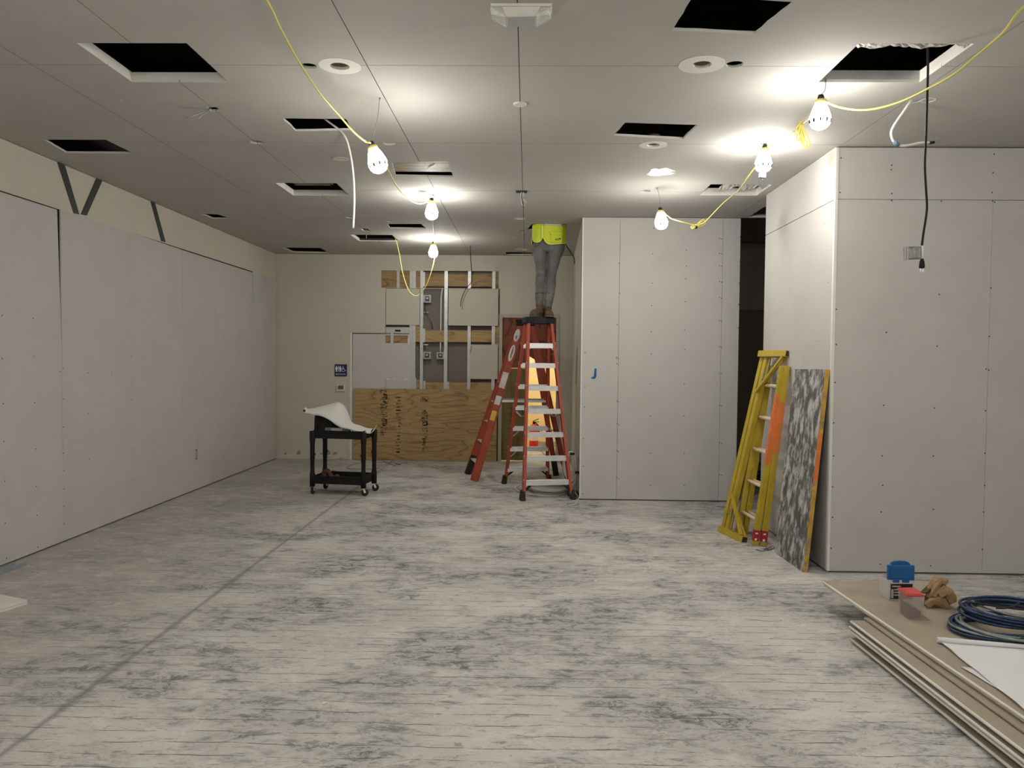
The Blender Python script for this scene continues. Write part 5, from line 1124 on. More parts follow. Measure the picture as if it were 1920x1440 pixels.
bm = BM(); xa, xb = cp(621, 808, 9.5).x, cp(642, 808, 9.5).x; quad_box(bm, [V((xa+0.01, 9.487, ZT-0.02)), V((xb, 9.487, ZT-0.02)), V((xb, 9.489, ZT-0.02)), V((xa+0.01, 9.489, ZT-0.02)), V((xa, 9.487, ZT+0.025)), V((xb+0.002, 9.487, ZT+0.03)), V((xb+0.002, 9.489, ZT+0.03)), V((xa, 9.489, ZT+0.025))]); mk('case_label', bm, 'label_grey', gb)
FE = [(571, 774), (580, 775), (590, 777), (600, 778.5), (611, 783), (620, 788.5), (630, 796), (640, 801), (652, 803.5), (664, 807), (676, 810), (686, 812), (694, 813)]
BE = [(573, 767.5), (582, 766.5), (594, 764), (606, 761), (620, 757), (633, 754), (641, 757), (649, 765), (654, 778), (660, 792), (676, 798), (690, 803), (701, 804)]
rows = []
FEs = spline([V((x, y, 0)) for x, y in FE], 4); BEs = spline([V((x, y, 0)) for x, y in BE], 4)
for f, b in zip(FEs, BEs):
    A, B = cp(f.x, f.y, 9.46), cp(b.x, b.y, 9.80); rows.append([A.lerp(B, k/8)+V((0, 0, 0.022*math.sin(math.pi*k/8))) for k in range(9)])
bm = BM(); grid(bm, rows); dr = mk('drawing_set', bm, 'plan_print', None, True); solid(dr, 0.003); tag(dr, 'set of large white drawings draped over the bag on the black cart', 'drawings')
rows = [[p+V((0.004, 0.004, -0.009)) for p in r] for r in rows[6:40]]
bm = BM(); grid(bm, rows); o = mk('under_sheet', bm, 'paper', dr, True); solid(o, 0.002)
# rolled left end and upturned right corner
a, b = cp(570, 770.5, 9.46), cp(573, 766, 9.80); ax = (b-a).normalized(); bm = BM(); rows = []
u_ = V((0, 0, 1)); u_ = (u_-ax*u_.dot(ax)).normalized(); s_ = ax.cross(u_)
for k in range(15):
    an = -0.3+k*0.48; r = 0.024-0.0006*k; rows.append([p+u_*math.cos(an)*r+s_*math.sin(an)*r for p in (a, a.lerp(b, .5), b)])
grid(bm, rows); o = mk('rolled_end', bm, 'plan_print', dr, True); solid(o, 0.002)
bm = BM(); c0_, c1_ = cp(694, 813, 9.46), cp(701, 804, 9.8); grid(bm, [[c0_, c0_.lerp(c1_, .5), c1_], [c0_+V((.025, 0, .012)), c0_.lerp(c1_, .5)+V((.03, 0, .012)), c1_+V((.03, 0, .012))], [c0_+V((.04, 0, .05)), c0_.lerp(c1_, .5)+V((.042, 0, .05)), c1_+V((.036, 0, .05))]]); o = mk('curled_corner', bm, 'paper', dr, True); solid(o, 0.002)
# plastic bag scrap and leather pouch
bm = BM()
for k, (x0, y0, x1, y1) in enumerate(((658, 807, 663, 814), (662, 807, 667, 814), (666, 809, 671, 815))): tube(bm, spline([cp(x0, y0, 9.47), cp((x0+x1)/2+1, (y0+y1)/2, 9.46), cp(x1, y1, 9.47)], 4), 0.006, 6)
o = tag(mk('striped_strap', bm, 'sticker_white', None, True), 'small white strap ends poking from under the drawings on the cart', 'strap'); o['kind'] = 'stuff'
t = thing('leather_pouch', 'brown leather bundle lying in bottom tray of the black cart', 'pouch', C_(0.16, 0.2, ZBt-0.085))
bm = BM(); tube(bm, spline([C_(0.09, 0.2, ZBt-0.055), C_(0.10, 0.2, ZBt+0.015), C_(0.15, 0.19, ZBt+0.02), C_(0.18, 0.19, ZBt-0.04)], 6), [0.045]*6+[0.04]*6+[0.03]*7, 10); mk('roll', bm, 'leather', t, True)
bm = BM(); tube(bm, spline([C_(0.17, 0.18, ZBt-0.02), C_(0.22, 0.17, ZBt-0.035), C_(0.28, 0.16, ZBt-0.02), C_(0.30, 0.15, ZBt-0.05)], 5), 0.022, 8); mk('strap', bm, 'leather', t, True)
bm = BM(); tube(bm, spline([C_(0.12, 0.24, ZBt+0.01), C_(0.18, 0.25, ZBt+0.035), C_(0.24, 0.25, ZBt+0.025)], 5), 0.006, 6); mk('buckle_end', bm, 'wire_steel', t, True)
# loop of wire on the floor beyond the cart
P = [at(x, y, 2, 0.006) for x, y in ((716, 867.5), (700, 866.5), (680, 867.5), (663, 870), (651, 875.5), (654, 878.5), (672, 879.5), (695, 879), (712, 877.5))]
cable('floor_wire', P, 0.006, 'wire_steel', 'thin loop of dark wire lying on the floor beyond the cart', 'wire')
P = [at(x, y, 2, 0.006) for x, y in ((717, 864), (726, 868), (735, 871), (741, 873))]; cable('floor_wire', P, 0.006, 'wire_steel', 'short wire end lying by the plywood sheet, right of the wire loop', 'wire')
P = [at(x, y, 2, 0.006) for x, y in ((741, 868.5), (748, 871), (751, 871))]; cable('floor_wire', P, 0.006, 'wire_black', 'tiny black wire scrap before the plywood sheet', 'wire')
# ------------------------------------------------------------------ scaffold pieces and plank leaning on the block
t = thing('scaffold_ladder', 'yellow scaffold ladder frame leaning on white block, front one of the pair', 'scaffold', V((2.1, 7.35, 0)), 'scaffold ladder frames')
def sc_frame(t, dx, orange):
    A, B = at(1418+dx*200, 1021, 2, 0.0), None
    # posts: near (picture right) and far (picture left)
    fx = 2.125+dx; n0, n1 = V((fx, 7.16-dx*0.5, 0.0)), V((2.375+dx*0.45, 7.235-dx*0.3, 1.665)); f0, f1 = V((fx-0.035, 7.60, 0.0)), V((2.375+dx*0.45, 7.70, 1.665))
    N_ = (n1-n0).normalized()
    for a, b, m in ((n0, n1, 'scaffold_yellow'), (f0, f1, 'scaffold_yellow')):
        bm = BM(); beam(bm, a, b, 0.052, 0.052, V((0, 1, 0)), 0.005); o = mk('post', bm, m, t)
        if a is n0:
            bm = BM(); u0, u1 = (0.45, 0.84) if orange else (0.52, 0.80); beam(bm, a.lerp(b, u0), a.lerp(b, u1), 0.0535, 0.0535, V((0, 1, 0)), 0.004); mk('orange_band', bm, 'orange_paint', o)
            bm = BM(); beam(bm, a.lerp(b, 0.025)+V((0, 0, 0)), a.lerp(b, 0.085), 0.0545, 0.0545, V((0, 1, 0)), 0.003); s_ = mk('warning_sticker', bm, 'sticker_red', o)
            bm = BM(); p = a.lerp(b, 0.035)+V((-0.005, -0.028, 0)); lathe(bm, [(0, -0.002), (0.012, 0), (0, 0.002)], 10, Matrix.Translation(p) @ Matrix.Rotation(math.pi/2, 4, 'X')); q = a.lerp(b, 0.068)+V((-0.005, -0.028, 0)); beam(bm, q-V((0.012, 0, 0)), q+V((0.012, 0, 0)), 0.002, 0.014); o2 = mk('sticker_mark', bm, 'sticker_white', o); o2['kind'] = 'stuff'
            if not orange: continue
            bm = BM(); k = 0.06
            while k < 0.97:
                p = a.lerp(b, k)+V((-0.0275, -0.0, 0)); lathe(bm, [(0, -0.001), (0.007, 0.0), (0, 0.001)], 6, Matrix.Translation(p) @ Matrix.Rotation(math.pi/2, 4, 'Y')); k += 0.029
            o2 = mk('post_holes', bm, 'rubber', o); o2['kind'] = 'stuff'
    for k in range(5):
        u = 0.135+0.187*k; bm = BM(); tube(bm, [f0.lerp(f1, u), n0.lerp(n1, u)], 0.0165, 10); mk('rung', bm, 'scaffold_rung', t, True)
sc_frame(t, 0.0, True)
t = thing('scaffold_ladder', 'yellow scaffold ladder frame leaning on white block, rear one of the pair', 'scaffold', V((2.18, 7.35, 0)), 'scaffold ladder frames')
sc_frame(t, 0.066, False)
def side_frame(label, off, arms=True):
    t = thing('scaffold_side_frame', label, 'scaffold', V((1.98, 7.6, 0)), 'scaffold side frames')
    b0 = V((1.955, 7.69, 0.025))+off; t0 = at(1429, 664, 1, 7.72)+V((0.0, 0, 0.0)); t0 = V((t0.x, 7.72, t0.z))+off
    b1 = V((2.055, 7.27, 0.025))+off; t1 = t0+(b1-b0)+V((0.0, -0.02, 0.0))
    ud = (t0-b0).normalized(); ar = (b1-b0).normalized(); nrm = ud.cross(ar).normalized()
    bm = BM(); channel(bm, b0+ud*0.02, t0-ud*0.02, 0.055, 0.05, 0.005, ar, 1); channel(bm, b0+ud*0.02+ar*0.075, t0-ud*0.02+ar*0.075, 0.055, 0.05, 0.005, ar, 1); mk('long_channel', bm, 'scaffold_yellow', t)
    bm = BM(); beam(bm, b0+ud*0.2+ar*0.0, b0+ud*0.2+ar*0.08, 0.03, 0.06, ud); mk('tie_plate', bm, 'scaffold_yellow', t)
    if not arms: return t
    for p, q, s in ((b0, b1, 1), (t0, t1, -1)):
        bm = BM(); w = 0.056
        e = q+ar*0.02; st = p-ar*0.03
        for dx, dy in ((-1, 0), (1, 0), (0, -1), (0, 1)):
            c0 = st+nrm*(dx*w/2)+ud*(dy*w/2); c1 = e+nrm*(dx*w/2)+ud*(dy*w/2)
            beam(bm, c0, c1, (0.005 if dx else w), (0.005 if dy else w), nrm)
        arm = mk('socket_arm', bm, 'scaffold_yellow', t)
        bm = BM(); beam(bm, st+ar*0.02, st+ar*0.30, w+0.004, w+0.004, nrm, 0.003); mk('orange_band', bm, 'orange_paint' if s == 1 else 'scaffold_rung', arm)
        bm = BM(); beam(bm, e-ar*0.05, e-ar*0.002, w-0.007, w-0.007, nrm); mk('socket_hole', bm, 'dark_void', arm)
        for k, (u, v, wd) in enumerate(((0.40, 0.05, 0.026), (0.34, 0.0, 0.022)) if s == 1 else ((0.42, 0.06, 0.024), (0.36, 0.0, 0.02))):
            bm = BM(); pk_ = p+ud*s*u*0.92+ar*(0.05+v*0.5); beam(bm, pk_+nrm*(0.02 if k else -0.02), q-ar*0.03+ud*s*0.03+nrm*(0.02 if k else -0.02), wd, wd, nrm, 0.003); mk('diagonal_brace', bm, 'scaffold_yellow', t)
        for k in range(2):
            bm = BM(); p0 = p+ar*(0.16+0.06*k)+ud*s*0.035; tube(bm, spline([p0, p0+ud*s*0.12, p0+ud*s*0.2-ar*0.02, p0+ud*s*0.2-ar*0.06, p0+ud*s*0.13-ar*0.06], 4), 0.004, 6); mk('lock_wire', bm, 'cord_grey', t, True)
    bm = BM(); beam(bm, b1+ud*0.09-ar*0.33, b0+ud*0.62+ar*0.16, 0.002, 0.002, nrm); bm.free()
    return t
side_frame('yellow scaffold side frame with open-ended arms leaning on white block', V((0, 0, 0)))
# paint-splattered plank
P0, P1 = at(1452, 1036, 2, 0.0), at(1504, 1073, 2, 0.0); T0, T1 = at(1491, 692, 0, 2.408), at(1549, 692, 0, 2.408)
P0.x, P1.x = 2.222, 2.247; T0.x = T1.x = 2.40
nv = (P1-P0).cross(T0-P0).normalized()
if nv.x < 0: nv = -nv
t = thing('scaffold_plank', 'grey paint-splattered scaffold plank with yellow edge leaning at the block corner', 'plank', (P0+P1)/2)
up = (T0-P0); th = 0.034
bm = BM(); quad_box(bm, [P0, P1, P1+nv*th, P0+nv*th, T0, T1, T1+nv*th, T0+nv*th]); bmesh.ops.bevel(bm, geom=bm.edges[:], offset=0.002, segments=1, affect='EDGES'); mk('board', bm, 'plank_face', t)
for A, B in ((P0, T0), (P1, T1)):
    s = (P1-P0).normalized()*(0.004 if A is P1 else -0.004); bm = BM(); quad_box(bm, [A+nv*0.002, A+s+nv*0.002, A+s+nv*(th+.004), A+nv*(th+.004), B+nv*0.002, B+s+nv*0.002, B+s+nv*(th+.004), B+nv*(th+.004)]); e = mk('edge_rail', bm, 'plank_edge', t)
    if A is P1:
        bm = BM(); o1, o2 = A.lerp(B, 0.45), A.lerp(B, 0.68); quad_box(bm, [o1+s+nv*0.003, o1+s*1.3+nv*0.003, o1+s*1.3+nv*(th+.003), o1+s+nv*(th+.003), o2+s+nv*0.003, o2+s*1.3+nv*0.003, o2+s*1.3+nv*(th+.003), o2+s+nv*(th+.003)]); mk('orange_band', bm, 'orange_paint', e)
# bits of blue wire under the scaffold, tangle of cable in the dark room
t = thing('wire_scraps', 'scraps of dark blue wire on the floor below the scaffold', 'wire', at(1435, 1030, 2, 0.0))
for L_ in ([(1418, 1030), (1428, 1033), (1442, 1031), (1452, 1027)], [(1436, 1026), (1441, 1031), (1447, 1029)], [(1432, 1030), (1440, 1028), (1446, 1024)]):
    bm = BM(); tube(bm, spline([at(x, y, 2, 0.004+0.004*random.random()) for x, y in L_], 5), 0.003, 6); mk('wire', bm, 'mc_blue', t, True)
t = thing('cable_tangle', 'tangle of black cable on the floor of the dark room past the partition', 'cable', at(1420, 905, 2, 0.0))
for k in range(4):
    c = at(1418+k*3, 893+k*7, 2, 0.01); bm = BM(); tube(bm, [c+V((random.uniform(.2, .34)*math.cos(a)+random.uniform(-.03, .03), random.uniform(.3, .5)*math.sin(a), 0.012+0.02*k+0.03*abs(math.sin(3*a+k)))) for a in [2*math.pi*i/26 for i in range(26)]], 0.011, 6, True); mk('cable_loop', bm, 'wire_black', t, True)

# ------------------------------------------------------------------ grey cable coils by the partition
t = thing('cable_coil', 'coil of thin grey cable on the floor under the man\'s ladder', 'cable', at(1025, 915, 2, 0.0))
for k in range(9):
    bm = BM(); c = at(1028+random.uniform(-4, 4), 911+random.uniform(-2, 2), 2, 0.01+0.008*k); rx, ry = random.uniform(.24, .31), random.uniform(.3, .46)
    if k == 0: c = at(1018, 916, 2, 0.011); rx, ry = 0.36, 0.55
    tube(bm, [c+V((rx*math.cos(a), ry*math.sin(a), 0.006*math.sin(2*a+k))) for a in [2*math.pi*i/30 for i in range(30)]], 0.010, 6, True); mk('cable_loop', bm, 'coil_grey', t, True)
hk = at(1076, 846, 1, 9.75); hk.x = 0.62
t = thing('cable_coil', 'coil of thin grey cable hanging against the partition side, black ties on it', 'cable', at(1076, 905, 1, 9.75))
for k in range(7):
    bm = BM(); w = random.uniform(0.055, 0.10); d0 = 9.55+0.03*k; yb_ = random.uniform(898, 915)
    a, b = at(1073+random.uniform(-3, 2), 846+random.uniform(0, 4), 1, d0), at(1072+random.uniform(-3, 2), yb_, 1, d0); h = (a.z-b.z)/2; c = (a+b)/2
    tube(bm, [c+V((w*math.sin(an)*(1.0 if math.sin(an) > 0 else 1.1), 0.01*math.cos(3*an), h*math.cos(an))) for an in [2*math.pi*i/26 for i in range(26)]], 0.0095, 6, True); mk('cable_loop', bm, 'cord_white' if k % 2 else 'coil_grey', t, True)
bm = BM(); tube(bm, spline(pxpath([(1068, 905, 9.6), (1075, 918, 9.55), (1083, 930, 9.5)])+[at(1085, 935, 2, 0.008), at(1078, 946, 2, 0.008), at(1064, 948, 2, 0.008)], 6), 0.010, 7); mk('cable_tail', bm, 'coil_grey', t, True)
for px, py, d in ((1083, 886, 9.52), (1073, 851, 9.55)):
    bm = BM(); p = at(px, py, 1, d); beam(bm, p-V((0.03, 0, 0)), p+V((0.03, 0, 0)), 0.03, 0.02, V((0, 0, 1)), 0.004); mk('tie', bm, 'black_plastic', t)
bm = BM(); p = at(1074, 932, 2, 0.0); box(bm, (p.x-0.06, p.y+0.02, 0.0), (p.x+0.09, p.y+0.2, 0.05), 0.01); tag(mk('black_block', bm, 'black_plastic'), 'small black box on floor by the partition foot behind the ladder foot', 'box')

# ------------------------------------------------------------------ stack of drywall sheets at right
rs = random.Random(3)
def sheet(corner, yaw, w, l, z, label, warp=0.0, th=0.0155, edge='gypsum_edge'):
    """corner = far-left corner; length runs towards the camera"""
    d = V((math.sin(yaw), -math.cos(yaw), 0)); s = V((math.cos(yaw), math.sin(yaw), 0)); t = thing('drywall_sheet', label, 'drywall sheet', V((corner[0], corner[1], z)), 'stacked drywall sheets')
    rowsT, n = [], 14
    bm = BM(); top, bot = [], []
    for i in range(n+1):
        u = i/n; dz = warp*math.sin(math.pi*min(1, u*1.2)) if u < 0.84 else 0
        p = V((corner[0], corner[1], z))+d*l*u+V((0, 0, dz)); top.append((p+V((0, 0, th)), p+s*w+V((0, 0, th)))); bot.append((p, p+s*w))
    tv = [[bm.verts.new(q) for q in r] for r in top]; bv = [[bm.verts.new(q) for q in r] for r in bot]
    for i in range(n):
        f = bm.faces.new((tv[i][0], tv[i][1], tv[i+1][1], tv[i+1][0])); f = bm.faces.new((bv[i][0], bv[i+1][0], bv[i+1][1], bv[i][1]))
        for k in (0, 1):
            f = bm.faces.new((tv[i][k], tv[i+1][k], bv[i+1][k], bv[i][k])); f.material_index = 1
    for i in (0, n):
        f = bm.faces.new((tv[i][0], tv[i][1], bv[i][1], bv[i][0])); f.material_index = 1
    mk('core', bm, ['gypsum_brown', 'gypsum_edge'], t)
    # tapered white paper edge along the left side
    bm = BM(); tube(bm, [a[0].lerp(b[0], 0.5) for a, b in zip(top, bot)], th*0.52, 8); mk('paper_edge', bm, edge, t, True)
    bm = BM(); a_ = top[0][0].lerp(bot[0][0], 0.5); b_ = top[0][1].lerp(bot[0][1], 0.5); tube(bm, [a_, b_], th*0.52, 8); mk('paper_edge', bm, edge, t, True)
    return t
STK = [(1594.5, 1195, 0.030, 0.030, 'lowest brown-faced drywall sheet of the right stack, on the floor'), (1593.5, 1180, 0.078, 0.034, 'second drywall sheet from the floor in the right stack'), (1593.5, 1173, 0.100, 0.030, 'third drywall sheet from the floor in the right stack'), (1596, 1163.5, 0.132, 0.032, 'fourth drywall sheet from floor, its brown face showing as a strip')]
for px, py, zt_, yw, l in STK:
    c = at(px, py, 2, zt_); sheet((c.x, c.y), yw, 1.2, 2.44, zt_-0.0155, l, 0.0)
c = at(1622, 1157, 2, 0.149); sheet((c.x, c.y), 0.034, 1.16, 2.44, 0.133, 'narrow shifted drywall sheet lying just below the overhanging top pair', 0.0, 0.0155, 'gypsum_brown')
c0 = at(1543, 1089, 2, 0.182)
sheet((c0.x+0.012, c0.y-0.01), 0.043, 0.76, 2.75, 0.1495, 'under sheet of the overhanging top pair on the drywall stack')
sheet((c0.x, c0.y), 0.043, 0.76, 2.75, 0.1662, 'top sheet of the drywall stack, carrying the boxes and cable coils')
TS = 0.1822
for k, y in enumerate((4.3, 3.2)):
    bm = BM(); box(bm, (2.15, y, 0.0304), (2.9, y+0.09, 0.0621)); tag(mk('spacer_board', bm, 'ply_grey'), ('wood spacer between lowest two sheets, far end of the stack', 'wood spacer between lowest two sheets, near end of the stack')[k], 'wood spacer', 'wood spacers')
for k, (x, y) in enumerate(((2.3, 4.4), (2.3, 3.2), (2.85, 3.8))):
    bm = BM(); box(bm, (x, y, 0.0), (x+0.9 if k < 2 else x+.3, y+0.09, 0.0135)); tag(mk('spacer_board', bm, 'ply_grey'), ('flat wood spacer under the far end of the right drywall stack', 'flat wood spacer under the near end of the right drywall stack', 'short wood spacer under the middle of the drywall stack')[k], 'wood spacer', 'wood spacers')
# containers on the stack
def tp(px, py, z=TS): return at(px, py, 2, z)
def tub(bl, br_, depthv, h, taper, m, t, nm='tub'):
    bm = BM(); s = (br_-bl); dv = depthv
    e = taper
    B = [bl, br_, br_+dv, bl+dv]; c = (B[0]+B[2])/2
    T = [p+(p-c)*e+V((0, 0, h)) for p in B]
    quad_box(bm, B+T)
    fs_ = [f for f in bm.faces if f.calc_center_median().z > bl.z+h-0.0005]; bmesh.ops.delete(bm, geom=fs_, context='FACES')
    bmesh.ops.recalc_face_normals(bm, faces=bm.faces[:]); o = mk(nm, bm, m, t, recalc=False); solid(o, 0.0025, 0); return T
# blue-lidded tub, lid standing open
bl = tp(1666, 1126); br_ = tp(1711, 1126); dv = (tp(1649, 1117)-bl)*1.0; dv = V((dv.x, dv.y, 0))*0.95
hgt = at(1666, 1087, 1, bl.y).z-TS
t = thing('storage_tub', 'frosted storage tub with open blue lid and black label on the drywall stack', 'tub', (bl+br_)/2)
T = tub(bl, br_, dv, hgt, 0.05, 'frosted', t)
bm = BM(); quad_box(bm, [p+V((0, 0, 0.003)) for p in (bl, br_, br_+dv, bl+dv)]+[p+V((0, 0, 0.025)) for p in (bl, br_, br_+dv, bl+dv)]); mk('contents', bm, 'label_grey', t)
fd = (br_-bl).normalized(); nd = V((fd.y, -fd.x, 0)); 
if nd.y > 0: nd = -nd
w_ = (br_-bl).length; a = bl+fd*w_*0.06+nd*0.004+V((0, 0, 0.012)); b = bl+fd*w_*0.97+nd*0.004+V((0, 0, 0.012))
bm = BM(); quad_box(bm, [a, b, b+nd*.0015, a+nd*.0015, a+V((0, 0, hgt*.72)), b+V((0, 0, hgt*.72)), b+nd*.0015+V((0, 0, hgt*.72)), a+nd*.0015+V((0, 0, hgt*.72))]); lb = mk('label', bm, 'label_black', t)
bm = BM()
for k, (u0, u1, v0, v1) in enumerate(((0.06, 0.45, .80, .88), (0.16, .42, .58, .66), (0.16, .45, .40, .48), (.16, .40, .22, .30), (0.02, 0.13, .05, .65))):
    p = lambda u, v: a+(b-a)*u+nd*0.0018+V((0, 0, hgt*.72*v)); quad_box(bm, [p(u0, v0), p(u1, v0), p(u1, v0)+nd*.0004, p(u0, v0)+nd*.0004, p(u0, v1), p(u1, v1), p(u1, v1)+nd*.0004, p(u0, v1)+nd*.0004])
o = mk('label_print', bm, 'label_grey', lb); o['kind'] = 'stuff'
dl = V((T[3].x, T[3].y, T[3].z)); dr_ = V((T[2].x, T[2].y, T[2].z)); yb_ = dl.y
L0, L1 = at(1664.5, 1088, 1, bl.y), at(1715, 1087, 1, bl.y); ltop = at(1690, 1060, 1, bl.y).z
bm = BM(); x0, x1, zl0, zl1 = L0.x, L1.x, at(1690, 1088.5, 1, bl.y).z, ltop; lean = 0.02
yl = bl.y+0.0
box(bm, (x0, yl, zl0), (x1, yl+0.022, zl1), 0.006); lid = mk('lid', bm, 'blue_plastic', t)
bm = BM(); box(bm, (x0+0.012, yl-0.004, zl0+0.012), (x1-0.012, yl+0.001, zl1-0.012), 0.003); mk('lid_panel', bm, 'blue_plastic', lid)
bm = BM(); ch_ = V(((x0+x1)/2, yl+0.012, zl1)); P = [(-0.062, 0), (0.062, 0), (0.055, 0.014), (0.035, 0.022), (0, 0.025), (-0.035, 0.022), (-0.055, 0.014)]; prism(bm, P, lambda u, v, w: ch_+V((u, w, v)), 0.018); mk('lid_handle', bm, 'blue_plastic', lid)
for k in (0.3, 0.67):
    bm = BM(); xx = x0+(x1-x0)*k; box(bm, (xx-0.022, yl-0.002, zl0-0.014), (xx+0.022, yl+0.012, zl0+0.004), 0.002); mk('hinge', bm, 'blue_plastic', lid)
# red-lidded tub
bl = tp(1701, 1161); br_ = tp(1728, 1160.5); dv = tp(1689, 1150)-bl; dv = V((dv.x-0.004, dv.y, 0))*1.15
hgt = at(1701, 1118, 1, bl.y).z-TS
t = thing('storage_tub', 'small tub with red lid and dark contents on the drywall stack', 'tub', (bl+br_)/2)
T = tub(bl, br_, dv, hgt, 0.14, 'frosted_red', t)
bm = BM(); ins = [p.lerp((bl+br_+dv)/2+V((0, 0, 0)), 0.0) for p in (bl, br_, br_+dv, bl+dv)]; cc = (ins[0]+ins[2])/2
quad_box(bm, [cc+(p-cc)*0.9+V((0, 0, 0.004)) for p in ins]+[cc+(p-cc)*(0.94)+V((0, 0, hgt*(0.62 if i in (0, 3) else 0.3))) for i, p in enumerate(ins)]); mk('contents', bm, 'steel_dark', t)
cT = (T[0]+T[2])/2; bm = BM(); E1 = [cT+(p-cT)*1.10+V((0, 0, 0.0)) for p in T]; quad_box(bm, E1+[p+V((0, 0, 0.012)) for p in E1]); bmesh.ops.bevel(bm, geom=bm.edges[:], offset=0.004, segments=2, affect='EDGES'); lid = mk('lid', bm, 'red_plastic', t)
bm = BM(); E2 = [cT+(p-cT)*0.85+V((0, 0, 0.0118)) for p in T]; quad_box(bm, E2+[p+V((0, 0, 0.003)) for p in E2]); mk('lid_panel', bm, 'red_plastic', lid)
# loose red lid at the far side
q = [tp(x, y, TS+0.012) for x, y in ((1853, 1131), (1893, 1143), (1900, 1133), (1866, 1122))]
bm = BM(); quad_box(bm, [q[0], q[1], q[2]+V((0, 0.02, 0)), q[3]+V((0, .02, 0))]+[p+V((0, 0, 0.02)) for p in (q[0], q[1], q[2]+V((0, 0.02, 0)), q[3]+V((0, .02, 0)))]); bmesh.ops.bevel(bm, geom=bm.edges[:], offset=0.005, segments=2, affect='EDGES'); ll = tag(mk('tub_cover', bm, 'red_plastic'), 'loose red plastic lid lying beyond the cable coils on the stack', 'lid')
bm = BM(); cq2 = sum((p for p in q), V())/4+V((0, 0.005, 0.0205)); beam(bm, cq2-V((.05, 0, 0)), cq2+V((.05, -.02, 0)), 0.05, 0.004, V((0, 1, 0)), 0.001); mk('lid_panel', bm, 'red_plastic', ll)
# crumpled brown paper bag
c = tp(1762, 1139); bm = BM(); rn = random.Random(11)
hb = at(1762, 1085, 1, c.y).z-TS
SIL = [(0.0, 1735, 1779), (0.12, 1733, 1782), (0.27, 1734, 1781), (0.42, 1736, 1774), (0.56, 1739, 1767), (0.68, 1741, 1766), (0.80, 1744, 1773), (0.92, 1748, 1777), (1.0, 1755, 1770)]
rows = []; nS = 15
for i, (v, xl, xr) in enumerate(SIL):
    py = 1139-54*v; a, b = at(xl, py, 1, c.y+0.03), at(xr, py, 1, c.y+0.03); m_ = (a+b)/2; r = (b.x-a.x)/2; ph = 0.5*i
    rows.append([V((m_.x+r*math.cos(a_)*(1+rn.uniform(-.05, .05)), c.y+0.03+0.055*(1-0.35*v)*math.sin(a_)*(1+0.32*math.sin(4*a_+ph)+rn.uniform(-.1, .1)), TS+0.001+hb*v+(rn.uniform(-.006, .006) if i else 0))) for a_ in [2*math.pi*k/nS for k in range(nS)]])
t_ = grid(bm, rows, True); bm.faces.new(t_[0][::-1]); bm.faces.new(t_[-1])
bg = tag(mk('paper_bag', bm, 'kraft'), 'crumpled brown paper bag standing on the drywall stack', 'paper bag')
for path, rad, nm in (([(1760, 1116), (1770, 1109), (1779, 1112), (1784, 1121), (1787, 1131)], [0.03, 0.036, 0.034, 0.03, 0.022], 'bag_fold'), ([(1738, 1137), (1748, 1128), (1760, 1126), (1770, 1132), (1776, 1139)], [0.02, 0.03, 0.034, 0.03, 0.02], 'bag_fold'), ([(1750, 1116), (1755, 1100), (1764, 1089), (1773, 1092)], [0.02, 0.026, 0.026, 0.02], 'bag_fold')):
    bm = BM(); P = [at(x, y, 1, c.y-0.022) for x, y in path]; tube(bm, P, rad, 7)
    for v_ in bm.verts:
        v_.co.y = (v_.co.y-(c.y-0.022))*0.6+c.y-0.022; v_.co += V((rn.uniform(-.006, .006), rn.uniform(-.006, .006), rn.uniform(-.006, .006))); v_.co.z = max(v_.co.z, TS+0.001)
    mk(nm, bm, 'kraft', bg)
p0, p1 = at(1731, 1112, 1, c.y+0.02), at(1748, 1096, 1, c.y+0.05); bm = BM(); beam(bm, p0, p1, 0.05, 0.008, V((0, 1, 0)), 0.002); beam(bm, p0+V((0.02, 0, -0.02)), V((p0.x+0.02, p0.y, TS+0.001)), 0.03, 0.006, V((0, 1, 0))); tag(mk('red_card', bm, 'boot'), 'reddish brown card leaning behind the paper bag', 'card')
# armoured cable coils
def coil(cx, cy, rx, ry, n, label, m1, m2, seed, z0=TS, tilt=0.0):
    r_ = random.Random(seed); c = tp(cx, cy, z0); t = thing('cable_coil', label, 'cable', V((c.x, c.y, z0)), 'armoured cable coils')
    for k in range(n):
        ox, oy = r_.uniform(-.02, .02), r_.uniform(-.02, .02); a1, b1_ = rx*r_.uniform(.84, 1.04), ry*r_.uniform(.80, 1.05); zk = z0+0.009+0.0115*(k % 4)+0.004*(k//4); ph = r_.uniform(0, 6)
        pts = [V((c.x+ox+a1*math.cos(a), c.y+oy+b1_*math.sin(a), zk+0.005*math.sin(2*a+ph))) for a in [2*math.pi*i/40 for i in range(40)]]
        bm = BM(); fine = []
        for i in range(40):
            for s in range(3): fine.append(pts[i].lerp(pts[(i+1) % 40], s/3))
        tube(bm, fine, [0.0074 if i % 2 else 0.0088 for i in range(len(fine))], 7, True); mk('cable_loop', bm, m1 if r_.random() < 0.55 else m2, t, True)
    for a in (-1.75, 0.5):
        p = V((c.x+rx*0.97*math.cos(a), c.y+ry*0.97*math.sin(a), z0+0.026)); bm = BM(); d = V((math.cos(a)*0.3+0.01, math.sin(a), 0)).normalized(); beam(bm, p-d*0.042, p+d*0.042, 0.022, 0.046, None, 0.003); mk('tie', bm, 'black_plastic', t)
    return t
coil(1890, 1188, 0.285, 0.225, 14, 'grey-blue armoured cable coil lying over the white drawings edge', 'mc_blue', 'mc_grey', 5)
coil(1896, 1157, 0.275, 0.22, 12, 'dark blue armoured cable coil with black tie, on top of the grey coil', 'mc_blue', 'mc_blue', 9, TS+0.045)
t = thing('cable_ends', 'pale grey cable ends sticking out above the blue coil', 'cable', tp(1850, 1130, TS+0.05))
